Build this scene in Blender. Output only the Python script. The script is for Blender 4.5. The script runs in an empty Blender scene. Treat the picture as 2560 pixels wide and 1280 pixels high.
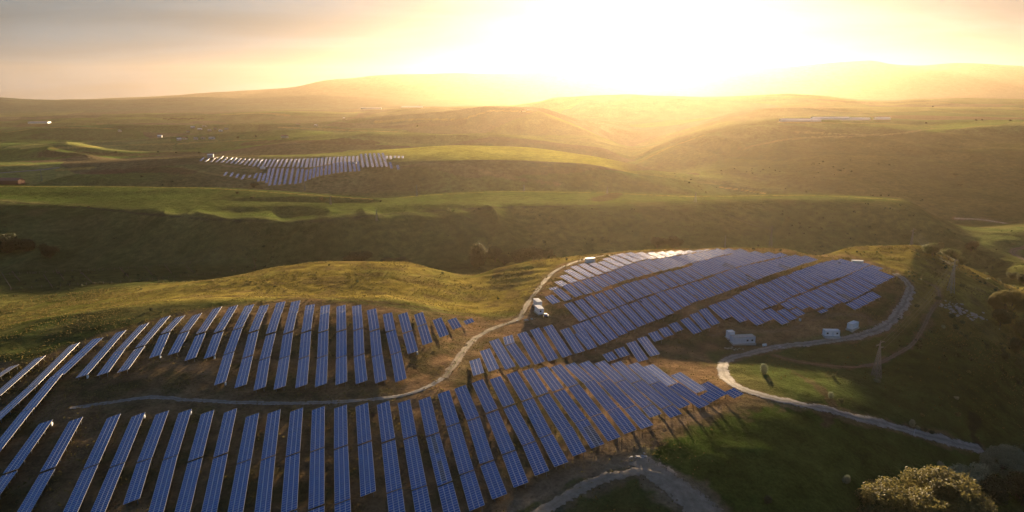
import bpy, math, random
import numpy as np
random.seed(7); rng = np.random.default_rng(7)
scene = bpy.context.scene
COL = scene.collection
R = math.radians
# ------------------------------------------------------------------ camera
CAMZ = 105.0; F = 1707.0; PITCH = R(13.2)
CP, SP = math.cos(PITCH), math.sin(PITCH)
def inv(px, py):
    """pixel -> (t = X/Y, slope = drop per metre forward)"""
    v = (640.0-py)/F; fw = CP+v*SP
    return (px-1280.0)/F/fw, (SP-v*CP)/fw
def proj(x, y, z):
    dz = z-CAMZ
    d = y*CP-dz*SP; u = y*SP+dz*CP
    return 1280+F*x/d, 640-F*u/d
cam_d = bpy.data.cameras.new('camera'); cam = bpy.data.objects.new('camera', cam_d); COL.objects.link(cam)
cam.location = (0, 0, CAMZ); cam.rotation_euler = (R(90)-PITCH, 0, 0)
cam_d.sensor_width = 36; cam_d.lens = 36*F/2560; cam_d.clip_end = 60000; cam_d.clip_start = 1
scene.camera = cam
# ------------------------------------------------------------------ noise
def _h(ix, iy, seed):
    n = (ix.astype(np.int64)*374761393+iy.astype(np.int64)*668265263+seed*974634777) & 0x7fffffff
    n = ((n ^ (n >> 13))*1274126177) & 0x7fffffff
    return ((n ^ (n >> 16)) & 0xffff)/65535.0
def vn(x, y, seed=0):
    ix = np.floor(x); iy = np.floor(y); fx = x-ix; fy = y-iy
    fx = fx*fx*fx*(fx*(fx*6-15)+10); fy = fy*fy*fy*(fy*(fy*6-15)+10)
    a = _h(ix, iy, seed); b = _h(ix+1, iy, seed); c = _h(ix, iy+1, seed); d = _h(ix+1, iy+1, seed)
    return (a+(b-a)*fx)*(1-fy)+(c+(d-c)*fx)*fy
def fbm(x, y, s, o=4, seed=0, g=.5):
    r = 0; a = 1; n = 0
    for i in range(o):
        r = r+a*(vn(x/s+i*17.3, y/s-i*9.1, seed+i)*2-1); n += a; a *= g; s *= .5
    return r/n
def sstep(a, b, x):
    u = np.clip((x-a)/(b-a), 0, 1); return u*u*(3-2*u)
def pchip(x, y, q):
    x = np.asarray(x, float); y = np.asarray(y, float); h = np.diff(x); d = np.diff(y)/h
    m = np.zeros_like(y)
    if len(x) > 2:
        same = d[:-1]*d[1:] > 0
        w1 = 2*h[1:]+h[:-1]; w2 = h[1:]+2*h[:-1]
        with np.errstate(all='ignore'):
            mm = (w1+w2)/(w1/d[:-1]+w2/d[1:])
        m[1:-1] = np.where(same, mm, 0)
    m[0] = d[0]; m[-1] = d[-1]
    q = np.clip(q, x[0], x[-1]); k = np.clip(np.searchsorted(x, q)-1, 0, len(x)-2)
    t = (q-x[k])/h[k]; t2 = t*t; t3 = t2*t
    return (2*t3-3*t2+1)*y[k]+(t3-2*t2+t)*h[k]*m[k]+(-2*t3+3*t2)*y[k+1]+(t3-t2)*h[k]*m[k+1]
# ------------------------------------------------------------------ terrain
TT = np.concatenate([-np.geomspace(1.6, .87, 40), np.linspace(-.86, .86, 980), np.geomspace(.87, 1.6, 40)])
NR = 1300
YY = np.geomspace(48, 14500, NR); LY = np.log(YY)
T_ = [-1.7, -1.2, -.9, -.8, -.7, -.6, -.4, -.2, -.05, .1, .22, .35, .45, .52, .58, .66, .74, .82, 1, 1.7]
NEAR = [
 (47,  [-8]*6+[-8]*8+[-14, -22, -28, -32, -36, -40]),
 (120, [-12, -9, -8, -8, -8, -8, -8, -8, -8, -8, -8, -9, -11, -14, -18, -24, -29, -33, -38, -45]),
 (160, [-12, -9, -7, -6, -5, -5, -4.5, -4.5, -4.5, -4.5, -5, -7, -10, -13, -17, -22, -27, -31, -38, -48]),
 (200, [-12, -9, -5, -3, -2, -2, -1.5, -1.5, -1.5, -1.2, -1.5, -3, -6, -9, -13, -20, -25, -29, -38, -48]),
 (235, [-16, -10, -4, -2, 0, .5, .5, .5, 0, -1.2, -2.2, -2.5, -4, -7, -11, -17, -24, -30, -40, -50]),
 (265, [-25, -14, -5, -2, 0, 2, 2.5, 2, -1, -2.5, -4.2, -5.5, -7, -8.5, -12, -15, -22, -32, -42, -50]),
 (295, [-36, -24, -13, -4, 0, 2.5, 5, 5, -2, -1.5, -4.5, -8, -9.2, -10, -13, -15, -21, -33, -42, -45]),
 (325, [-40, -30, -18, -10, -3, 1.5, 5.4, 5.6, -3, .8, -1.8, -4.8, -6, -6, -8, -13, -19, -34, -40, -40]),
 (355, [-45, -36, -25, -18, -11, -5, 1.2, 1.0, -6, 2.5, 1, -1, -2, -2, -3, -10, -18, -33, -38, -34]),
 (395, [-49, -42, -33, -27, -20, -13, -1, .8, -8, 1.5, 3, 3, 2, 2, 2, -5, -15, -30, -36, -32]),
]
def L(pts, mode='py'):
    """polyline across the view: (px,py,Y) or (px,'z',Y,z) -> (t,Y,z) arrays"""
    o = []
    for p in pts:
        if len(p) == 3:
            t, s = inv(p[0], p[1]); o.append((t, p[2], CAMZ-s*p[2]))
        else:
            t, _ = inv(p[0], 400); o.append((t, p[2], p[3]))
    o.sort(); o = [(-1.7,)+o[0][1:]]+o+[(1.7,)+o[-1][1:]]
    return np.array(o)
FAR = [
 L([(-300, 'z', 430, -44), (0, 'z', 430, -35), (300, 'z', 430, -21), (450, 'z', 425, -14), (600, 690, 420), (700, 668, 430), (850, 655, 437), (1000, 657, 437), (1085, 676, 433),
    (1180, 692, 433), (1250, 672, 440), (1330, 656, 445), (1400, 646, 450), (1480, 638, 455), (1600, 627, 460), (1850, 621, 465), (1950, 623, 460), (2040, 641, 447),
    (2150, 617, 468), (2280, 614, 472), (2350, 638, 475), (2450, 680, 480), (2560, 722, 482), (2800, 'z', 480, -30)]),
 L([(0, 'z', 495, -43), (300, 'z', 493, -34), (600, 'z', 488, -25), (760, 'z', 480, -20), (1000, 'z', 485, -22), (1200, 'z', 483, -26), (1400, 'z', 493, -22), (1700, 'z', 503, -20), (2000, 'z', 503, -22), (2300, 'z', 515, -28), (2450, 'z', 520, -38), (2560, 'z', 520, -40)]),
 L([(0, 'z', 572, -46), (250, 'z', 567, -46), (450, 'z', 560, -48), (640, 'z', 555, -53), (760, 'z', 550, -52), (1000, 'z', 535, -50), (1200, 'z', 530, -44), (1400, 'z', 535, -46), (2000, 'z', 545, -48), (2400, 'z', 555, -52), (2520, 'z', 560, -44), (2700, 'z', 560, -30)]),
 L([(0, 'z', 640, -56), (800, 'z', 640, -55), (1200, 'z', 630, -52), (1700, 'z', 630, -54), (2300, 'z', 630, -58), (2560, 'z', 640, -50)]),
 L([(-300, 480, 880), (0, 500, 860), (200, 515, 830), (400, 535, 758), (600, 548, 718), (750, 550, 712), (1000, 530, 735), (1280, 515, 765), (1500, 512, 790), (1730, 503, 800), (1900, 498, 805),
    (2100, 497, 800), (2250, 507, 780), (2350, 552, 735), (2420, 600, 700), (2560, 594, 715), (2800, 590, 720)]),
 L([(-300, 462, 1010), (0, 465, 1000), (300, 466, 990), (500, 469, 960), (700, 480, 900), (940, 497, 850), (1100, 484, 900), (1280, 477, 930), (1500, 480, 910), (1740, 489, 870), (2000, 486, 860),
    (2250, 497, 830), (2340, 540, 790), (2420, 575, 780), (2560, 565, 830), (2800, 560, 830)]),
 L([(0, 'z', 1065, -44), (400, 'z', 1060, -46), (700, 'z', 1040, -50), (1000, 'z', 1010, -58), (1300, 'z', 1040, -60), (1700, 'z', 1010, -72), (2000, 'z', 1000, -78), (2400, 'z', 990, -72), (2560, 'z', 990, -70)]),
 L([(-300, 455, 1140), (0, 452, 1140), (300, 458, 1125), (520, 442, 1140), (650, 458, 1130), (760, 462, 1120), (900, 468, 1110), (1000, 478, 1085), (1200, 474, 1085), (1400, 476, 1085), (1700, 484, 1070),
    (1880, 487, 1060), (2000, 478, 1090), (2300, 500, 1080), (2560, 500, 1080)]),
 L([(0, 432, 1212), (300, 430, 1215), (520, 414, 1222), (700, 420, 1212), (850, 412, 1212), (1000, 400, 1208), (1150, 398, 1192), (1300, 404, 1186), (1450, 409, 1190), (1550, 424, 1190), (1650, 440, 1160), (1800, 465, 1115), (1900, 478, 1100),
    (2000, 458, 1180), (2100, 440, 1230), (2300, 455, 1220), (2560, 450, 1220)]),
 L([(-300, 412, 1290), (0, 412, 1290), (200, 407, 1290), (400, 396, 1310), (510, 389, 1310), (600, 392, 1300), (700, 391, 1310), (850, 385, 1340), (1000, 374, 1390), (1150, 364, 1420), (1300, 368, 1420),
    (1450, 386, 1370), (1550, 402, 1310), (1650, 420, 1250), (1800, 450, 1180), (1900, 468, 1150), (1990, 440, 1260), (2100, 408, 1350), (2300, 415, 1350), (2560, 405, 1350)]),
 L([(0, 'z', 1660, -58), (300, 'z', 1680, -56), (500, 'z', 1700, -52), (900, 'z', 1740, -40), (1100, 'z', 1700, -36), (1400, 'z', 1640, -48), (1500, 'z', 1600, -70), (1580, 'z', 1560, -85), (1680, 'z', 1560, -72), (1800, 'z', 1600, -42),
    (2000, 'z', 1650, -6), (2300, 'z', 1650, 4), (2560, 'z', 1650, 8)]),
 L([(0, 374, 1900), (300, 368, 1900), (500, 354, 1950), (780, 336, 2000), (900, 341, 2000), (1000, 346, 2000), (1150, 350, 2000), (1300, 352, 1980), (1400, 362, 1950), (1500, 384, 1880), (1580, 412, 1800), (1640, 380, 1850),
    (1700, 352, 1880), (1800, 324, 1850), (1950, 303, 1850), (2200, 306, 1850), (2330, 318, 1830), (2450, 311, 1830), (2560, 307, 1850)]),
 L([(0, 'z', 2600, -72), (300, 'z', 2620, -66), (500, 'z', 2600, -52), (900, 'z', 2600, -48), (1200, 'z', 2500, -40), (1450, 'z', 2400, -55), (1580, 'z', 2400, -80), (1700, 'z', 2400, -50), (1850, 'z', 2450, -6), (2000, 'z', 2500, 20), (2560, 'z', 2500, 24)]),
 L([(0, 338, 2900), (200, 324, 2900), (400, 322, 2900), (700, 318, 3000), (900, 306, 3000), (1100, 290, 3000), (1240, 274, 3000), (1330, 276, 3000), (1420, 300, 2950), (1500, 335, 2900), (1580, 372, 2900), (1650, 350, 2900),
    (1750, 312, 2950), (1850, 283, 3000), (2000, 270, 3100), (2200, 274, 3100), (2560, 280, 3100)]),
 L([(0, 'z', 3950, -78), (500, 'z', 4000, -74), (800, 'z', 4000, -60), (1200, 'z', 3800, -12), (1500, 'z', 3700, -30), (1700, 'z', 3700, -20), (2000, 'z', 3700, 40), (2560, 'z', 3700, 50)]),
 L([(0, 314, 4300), (170, 309, 4300), (250, 304, 4400), (450, 297, 4500), (620, 292, 4500), (720, 287, 4500), (850, 290, 4500), (1000, 276, 4500), (1150, 264, 4500), (1290, 262, 4500), (1400, 248, 4500), (1600, 238, 4500),
    (1800, 240, 4500), (1930, 236, 4500), (2060, 240, 4500), (2150, 249, 4500), (2230, 251, 4500), (2290, 246, 4500), (2400, 245, 4500), (2560, 248, 4500)]),
 L([(0, 'z', 5600, -5), (1300, 'z', 5600, 20), (2560, 'z', 5600, 20)]),
 L([(-300, 240, 7500), (0, 243, 7500), (60, 247, 7500), (150, 250, 7500), (300, 250, 7500), (480, 243, 7500), (600, 246, 7500), (800, 238, 7500), (900, 241, 7500), (1100, 250, 7500), (1300, 254, 7500), (1700, 256, 7500), (2560, 250, 7500)]),
 L([(0, 'z', 9300, 40), (2560, 'z', 9300, 60)]),
 L([(-400, 250, 11500), (0, 254, 11500), (300, 247, 11500), (500, 236, 11500), (600, 229, 11500), (730, 221, 11500), (820, 202, 11500), (1000, 189, 11500), (1150, 185, 11500), (1400, 184, 11500), (1500, 190, 11500),
    (1600, 205, 11500), (1700, 200, 11500), (1800, 182, 11500), (1950, 170, 11500), (2050, 160, 11500), (2170, 152, 11500), (2230, 160, 11500), (2300, 165, 11500), (2400, 160, 11500), (2560, 166, 11500), (3000, 190, 11500)]),
 L([(0, 'z', 14600, 0), (2560, 'z', 14600, 0)]),
]
e_ = FAR[4].copy(); c_ = FAR[5]; sl = (np.interp(e_[:, 0], c_[:, 0], c_[:, 2])-e_[:, 2])/(np.interp(e_[:, 0], c_[:, 0], c_[:, 1])-e_[:, 1]); e_[:, 1] += 22; e_[:, 2] += 22*sl
assert abs(FAR[4][5][1]-745) < 60
FAR.insert(5, e_)
KX = []; KZ = []
for y, zz in NEAR:
    KX.append(np.full(len(TT), float(y))); KZ.append(pchip(T_, zz, TT))
for a in FAR:
    KX.append(pchip(a[:, 0], a[:, 1], TT)); KZ.append(pchip(a[:, 0], a[:, 2], TT))
KX = np.log(np.array(KX)); KZ = np.array(KZ)
H = np.empty((NR, len(TT)))
for j in range(len(TT)):
    H[:, j] = pchip(KX[:, j], KZ[:, j], LY)
GX = YY[:, None]*TT[None, :]; GY = np.repeat(YY[:, None], len(TT), 1)
TG = np.repeat(TT[None, :], NR, 0)
# relief: small hummocks near, gullies on the hill faces, rolling fields, rough mountains
nearw = 1-sstep(430, 560, GY)
H += nearw*(.35*fbm(GX, GY, 26, 3, 3)+.16*fbm(GX+40, GY, 7, 3, 5))
def ridgy(x, y, s, seed):
    a = fbm(x, y, s, 3, seed, .42); return (1-np.abs(a)*2.4)*.75-.35+.3*a
def gully(x, y, s, seed):
    return 1-np.abs(fbm(x, y, s, 3, seed))*2
face = sstep(560, 640, GY)*(1-sstep(740, 800, GY))
H += face*(9*gully(GX+.35*GY, GY*.3, 95, 11)-6.2+.8*fbm(GX, GY, 25, 3, 12))
mid = sstep(900, 1000, GY)*(1-sstep(3500, 5000, GY))
rightm = sstep(.08, .3, TG)
flatfarm = 1-.85*np.exp(-((TG+.31)/.2)**2-((GY-1210)/120)**2)
H += mid*flatfarm*(2.0+4.5*sstep(1350, 2200, GY)*(1-.5*rightm))*fbm(GX*.7, GY, 320, 3, 21)
H += mid*rightm*(1-sstep(1750, 1900, GY))*(15*gully(GX*.9+GY*.5, GY*.3-GX*.2, 260, 31)-10)
H += sstep(1430, 1700, GY)*(1-sstep(4300, 5200, GY))*(1-.6*rightm)*40*ridgy(GX*.45+.2*GY, GY, 400, 41)
H += sstep(4800, 6500, GY)*(10*fbm(GX, GY, 700, 4, 51))
H += sstep(9300, 11000, GY)*(1-sstep(12500, 14500, GY))*16*gully(GX, GY, 1200, 61)
pl_ = sstep(790, 830, GY)*(1-sstep(985, 1010, GY))*(1-sstep(.45, .55, TG))
H += pl_*1.3*fbm(GX*.45+.3*GY, GY, 75, 2, 45)
# eye shaped hollow in the plateau
px_, py_ = proj(GX, GY, H)
ex = (px_-765)/175; ey = (GY-(838-.05*(px_-765)))/(17+6*np.clip(ex, -1, 1))
H -= 5.0*np.exp(-(ex**2+ey**2)**3)*(np.abs(GY-838) < 90)
# soft terracettes on the lit spur left of the far track
tr = np.exp(-(((px_-1290)/70)**2))*sstep(375, 395, GY)*(1-sstep(430, 445, GY))
H += tr*.25*np.sin((GY+.25*GX)*2*math.pi/14)
def col_at(t):
    j = int(np.clip(np.searchsorted(TT, t)-1, 0, len(TT)-2)); f = (t-TT[j])/(TT[j+1]-TT[j])
    return H[:, j]*(1-f)+H[:, j+1]*f
def hz(x, y):
    t = x/y; c = col_at(t); return float(np.interp(math.log(y), LY, c))
def cast(px, py, off=0.0, y0=0):
    """first meeting of the view ray with the ground raised by off"""
    t, s = inv(px, py); c = col_at(t)+off; r = CAMZ-s*YY; g = c-r
    k = np.where((g >= 0) & (YY > y0))[0]
    if not len(k): return None
    k = k[0]
    if k == 0: y = YY[0]
    else:
        a = g[k-1]; b = g[k]; f = -a/(b-a) if b != a else 0; y = YY[k-1]+(YY[k]-YY[k-1])*f
    x = t*y
    return (x, y, hz(x, y))

# tuning values
GB_STR = 1.0; SHEEN = .0
SUN_E = 5.0; EXPO = 2.4; NISH = .01; CLOUD = .62
VEIL = [(0.0, (.36, .46, .56)), (.05, (.35, .50, .62)), (.12, (.40, .57, .70)), (.2, (.24, .44, .74)), (.36, (.23, .47, .88)), (1.0, (.29, .53, 1.0))]
GLOWS = [(400, 5, (1, .92, .75)), (50, .4, (.8, .95, 1.2)), (10, .1, (.3, .7, 1.6))]
HTOP = 690; HCOL = (.95, .75, .52); HDENS = 1.4e-5; HANI = .70

# ------------------------------------------------------------------ mesh / object helpers
def mesh_np(name, V, Q, mats=(), uv=None, mi=None, smooth=False, col=None):
    V = np.asarray(V, np.float32); Q = np.asarray(Q, np.int32); n = Q.shape[1]
    me = bpy.data.meshes.new(name); me.vertices.add(len(V)); me.vertices.foreach_set('co', V.ravel())
    me.loops.add(Q.size); me.loops.foreach_set('vertex_index', Q.ravel())
    me.polygons.add(len(Q)); me.polygons.foreach_set('loop_start', np.arange(0, Q.size, n, dtype=np.int32))
    me.polygons.foreach_set('loop_total', np.full(len(Q), n, np.int32))
    for m in mats: me.materials.append(m)
    if mi is not None: me.polygons.foreach_set('material_index', np.asarray(mi, np.int32))
    me.polygons.foreach_set('use_smooth', np.full(len(Q), smooth))
    if uv is not None:
        l = me.uv_layers.new(name='UVMap'); l.data.foreach_set('uv', np.asarray(uv, np.float32).ravel())
    if col is not None:
        a = me.color_attributes.new('albedo', 'FLOAT_COLOR', 'POINT'); a.data.foreach_set('color', np.asarray(col, np.float32).ravel())
    me.update(); return me
class MB:
    """collects boxes, bars and sheets of quads into one mesh"""
    def __init__(s): s.v = []; s.q = []; s.m = []
    def quad(s, a, b, c, d, m=0):
        n = len(s.v); s.v += [a, b, c, d]; s.q.append((n, n+1, n+2, n+3)); s.m.append(m)
    def hexa(s, p, m=0):
        n = len(s.v); s.v += [tuple(x) for x in p]
        for f in ((0, 3, 2, 1), (4, 5, 6, 7), (0, 1, 5, 4), (1, 2, 6, 5), (2, 3, 7, 6), (3, 0, 4, 7)):
            s.q.append(tuple(n+i for i in f)); s.m.append(m)
    def box(s, x0, x1, y0, y1, z0, z1, m=0):
        s.hexa([(x0, y0, z0), (x1, y0, z0), (x1, y1, z0), (x0, y1, z0), (x0, y0, z1), (x1, y0, z1), (x1, y1, z1), (x0, y1, z1)], m)
    def bar(s, a, b, w, h=None, m=0, w2=None):
        a = np.array(a, float); b = np.array(b, float); d = b-a; L_ = np.linalg.norm(d)
        if L_ < 1e-6: return
        d /= L_; up = np.array([0, 0, 1.]) if abs(d[2]) < .95 else np.array([0, 1., 0])
        x = np.cross(d, up); x /= np.linalg.norm(x); y = np.cross(x, d); h = h or w; k = (w2 or w)/w
        P = [a-x*w/2-y*h/2, a+x*w/2-y*h/2, a+x*w/2+y*h/2, a-x*w/2+y*h/2]
        P += [b+(q-a)*k for q in P]; s.hexa(P, m)
    def cyl(s, a, b, r0, r1=None, n=8, m=0):
        a = np.array(a, float); b = np.array(b, float); d = b-a; d /= np.linalg.norm(d); r1 = r0 if r1 is None else r1
        up = np.array([0, 0, 1.]) if abs(d[2]) < .95 else np.array([0, 1., 0])
        x = np.cross(d, up); x /= np.linalg.norm(x); y = np.cross(x, d); k = len(s.v)
        for c, r in ((a, r0), (b, r1)):
            for i in range(n):
                t = 2*math.pi*i/n; s.v.append(tuple(c+r*(x*math.cos(t)+y*math.sin(t))))
        for i in range(n):
            j = (i+1) % n; s.q.append((k+i, k+j, k+n+j, k+n+i)); s.m.append(m)
        for i in range(1, n-2, 2):
            s.q.append((k, k+i, k+i+1, k+i+2)); s.m.append(m); s.q.append((k+n, k+n+i+2, k+n+i+1, k+n+i)); s.m.append(m)
    def build(s, name, mats, parent=None, loc=None, rz=0, smooth=False):
        me = mesh_np(name, s.v, s.q, mats if isinstance(mats, (list, tuple)) else [mats], mi=s.m, smooth=smooth)
        return link(name, me, parent, loc, rz)
def link(name, data, parent=None, loc=None, rz=0):
    o = bpy.data.objects.new(name, data); COL.objects.link(o)
    if parent: o.parent = parent
    if loc is not None: o.location = loc
    o.rotation_euler = (0, 0, rz); return o
def tag(o, label=None, cat=None, group=None, kind=None):
    if label: o['label'] = label
    if cat: o['category'] = cat
    if group: o['group'] = group
    if kind: o['kind'] = kind
    return o
def thing(name, loc, rz, label, cat, group=None):
    return tag(link(name, None, None, loc, rz), label, cat, group)
# ------------------------------------------------------------------ materials
def newmat(name):
    m = bpy.data.materials.new(name); m.use_nodes = True; nt = m.node_tree
    return m, nt, nt.nodes['Principled BSDF']
def N(nt, t, **k):
    n = nt.nodes.new(t)
    for a, b in k.items(): setattr(n, a, b)
    return n
def plain(name, c, rough=.7, metal=0, var=.18, scale=1.5, spec=.3, dirt=None):
    m, nt, b = newmat(name); tc = N(nt, 'ShaderNodeTexCoord'); no = N(nt, 'ShaderNodeTexNoise')
    no.inputs['Scale'].default_value = scale; no.inputs['Detail'].default_value = 6; nt.links.new(tc.outputs['Object'], no.inputs['Vector'])
    mx = N(nt, 'ShaderNodeMix', data_type='RGBA'); nt.links.new(no.outputs['Fac'], mx.inputs[0])
    d = dirt or tuple(x*(1-2*var) for x in c)
    mx.inputs[6].default_value = (*d, 1); mx.inputs[7].default_value = (*[min(1, x*(1+var)) for x in c], 1)
    nt.links.new(mx.outputs[2], b.inputs['Base Color']); b.inputs['Roughness'].default_value = rough; b.inputs['Metallic'].default_value = metal
    b.inputs['Specular IOR Level'].default_value = spec
    return m
M = {}
M['white'] = plain('white_painted_sheet', (.78, .81, .84), .5, var=.06)
M['roofwhite'] = plain('pale_roof_sheet', (.6, .62, .64), .5, var=.15, scale=.8)
M['grey'] = plain('grey_corrugated_sheet', (.62, .68, .74), .5, var=.12)
M['roofold'] = plain('weathered_roof_sheet', (.42, .40, .37), .8, var=.3, scale=.9)
M['dark'] = plain('dark_opening', (.03, .03, .035), .3)
M['concrete'] = plain('concrete', (.42, .41, .40), .9, var=.15)
M['steel'] = plain('galvanised_steel', (.20, .20, .20), .7, .1, .12)
M['rail'] = plain('aluminium_rail', (.6, .58, .55), .35, .7, .05)
M['blue'] = plain('blue_paint', (.05, .11, .4), .4)
M['rubber'] = plain('black_rubber', (.02, .02, .02), .8)
M['brick'] = plain('red_brown_wall', (.22, .10, .06), .9, var=.2)
M['tile'] = plain('clay_tile_roof', (.26, .13, .08), .8, var=.2)
M['plaster'] = plain('pale_plaster', (.5, .47, .42), .9, var=.1)
M['wood'] = plain('weathered_wood', (.14, .11, .085), .9, var=.2)
M['bark'] = plain('bark', (.09, .07, .05), .95, var=.3, scale=3)
M['film'] = plain('greenhouse_film', (.75, .76, .78), .35, var=.05, scale=.05)
M['wire'] = plain('wire', (.16, .15, .13), .9, 0, spec=.1)
M['rock'] = plain('pale_rock', (.30, .29, .28), .9, var=.2, scale=.8)
def road_mat(name, c, c2, mid=None, k=.5):
    m, nt, b = newmat(name); tc = N(nt, 'ShaderNodeTexCoord'); out = nt.nodes['Material Output']
    n1 = N(nt, 'ShaderNodeTexNoise'); n1.inputs['Scale'].default_value = .35; n1.inputs['Detail'].default_value = 8; n1.inputs['Roughness'].default_value = .7
    nt.links.new(tc.outputs['Object'], n1.inputs['Vector'])
    r = N(nt, 'ShaderNodeValToRGB'); r.color_ramp.elements[0].position = .35; r.color_ramp.elements[1].position = .65
    r.color_ramp.elements[0].color = (*c2, 1); r.color_ramp.elements[1].color = (*c, 1); nt.links.new(n1.outputs['Fac'], r.inputs[0])
    sp = N(nt, 'ShaderNodeSeparateXYZ'); nt.links.new(tc.outputs['UV'], sp.inputs[0])
    def mth(op, a, b_, c_=None):
        n = N(nt, 'ShaderNodeMath', operation=op)
        for i, v in enumerate((a, b_, c_)):
            if v is None: continue
            if isinstance(v, (int, float)): n.inputs[i].default_value = v
            else: nt.links.new(v, n.inputs[i])
        return n.outputs[0]
    d = mth('ABSOLUTE', mth('SUBTRACT', sp.outputs[0], .5), None)            # 0 at the crown, .5 at the verge
    n2 = N(nt, 'ShaderNodeTexNoise'); n2.inputs['Scale'].default_value = .8; n2.inputs['Detail'].default_value = 5; nt.links.new(tc.outputs['Object'], n2.inputs['Vector'])
    crown = mth('MULTIPLY', mth('LESS_THAN', mth('ADD', d, mth('MULTIPLY_ADD', n2.outputs['Fac'], .3, -.15)), .09), k)
    mx = N(nt, 'ShaderNodeMix', data_type='RGBA'); nt.links.new(crown, mx.inputs[0]); nt.links.new(r.outputs[0], mx.inputs[6]); mx.inputs[7].default_value = (*(mid or c2), 1)
    nt.links.new(mx.outputs[2], b.inputs['Base Color']); b.inputs['Roughness'].default_value = .95; b.inputs['Specular IOR Level'].default_value = .1
    bp = N(nt, 'ShaderNodeBump'); bp.inputs['Strength'].default_value = .6; bp.inputs['Distance'].default_value = .3; nt.links.new(n1.outputs['Fac'], bp.inputs['Height']); nt.links.new(bp.outputs[0], b.inputs['Normal'])
    tr = N(nt, 'ShaderNodeBsdfTransparent'); ms = N(nt, 'ShaderNodeMixShader')
    worn = mth('GREATER_THAN', mth('ADD', d, mth('MULTIPLY_ADD', n2.outputs['Fac'], .7, -.35)), .40)
    nt.links.new(worn, ms.inputs[0]); nt.links.new(b.outputs[0], ms.inputs[1]); nt.links.new(tr.outputs[0], ms.inputs[2]); nt.links.new(ms.outputs[0], out.inputs['Surface'])
    return m
M['bare'] = road_mat('bare_soil', (.30, .24, .18), (.19, .145, .10), (.2, .16, .11), .3)
M['road'] = road_mat('pale_gravel', (.28, .25, .22), (.17, .145, .12), (.13, .115, .08), .6)
M['dirt'] = road_mat('dry_dirt', (.20, .14, .09), (.12, .085, .055), (.10, .09, .04), .7)
# leaves: thin, partly translucent
def leaf_mat(name, c, c2, tr=.35):
    m, nt, b = newmat(name); out = nt.nodes['Material Output']
    gi = N(nt, 'ShaderNodeNewGeometry'); no = N(nt, 'ShaderNodeTexNoise'); no.inputs['Scale'].default_value = .7
    tc = N(nt, 'ShaderNodeTexCoord'); nt.links.new(tc.outputs['Object'], no.inputs['Vector'])
    ad = N(nt, 'ShaderNodeMath', operation='ADD'); nt.links.new(no.outputs['Fac'], ad.inputs[0])
    ml = N(nt, 'ShaderNodeMath', operation='MULTIPLY_ADD'); ml.inputs[1].default_value = .5; ml.inputs[2].default_value = -.25
    nt.links.new(gi.outputs['Random Per Island'], ml.inputs[0]); nt.links.new(ml.outputs[0], ad.inputs[1])
    mx = N(nt, 'ShaderNodeMix', data_type='RGBA'); nt.links.new(ad.outputs[0], mx.inputs[0]); mx.inputs[6].default_value = (*c, 1); mx.inputs[7].default_value = (*c2, 1)
    nt.links.new(mx.outputs[2], b.inputs['Base Color']); b.inputs['Roughness'].default_value = .7; b.inputs['Specular IOR Level'].default_value = .15
    tl = N(nt, 'ShaderNodeBsdfTranslucent'); nt.links.new(mx.outputs[2], tl.inputs['Color'])
    ms = N(nt, 'ShaderNodeMixShader'); ms.inputs[0].default_value = tr; nt.links.new(b.outputs[0], ms.inputs[1]); nt.links.new(tl.outputs[0], ms.inputs[2])
    nt.links.new(ms.outputs[0], out.inputs['Surface']); return m
M['leaf'] = leaf_mat('olive_leaves', (.08, .09, .035), (.15, .16, .06))
M['leafgold'] = leaf_mat('willow_leaves', (.085, .08, .03), (.20, .165, .055), .4)
M['leafgrey'] = leaf_mat('silvery_leaves', (.16, .18, .11), (.32, .36, .23))
M['leafdark'] = leaf_mat('dark_leaves', (.03, .04, .015), (.06, .07, .03))
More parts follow.
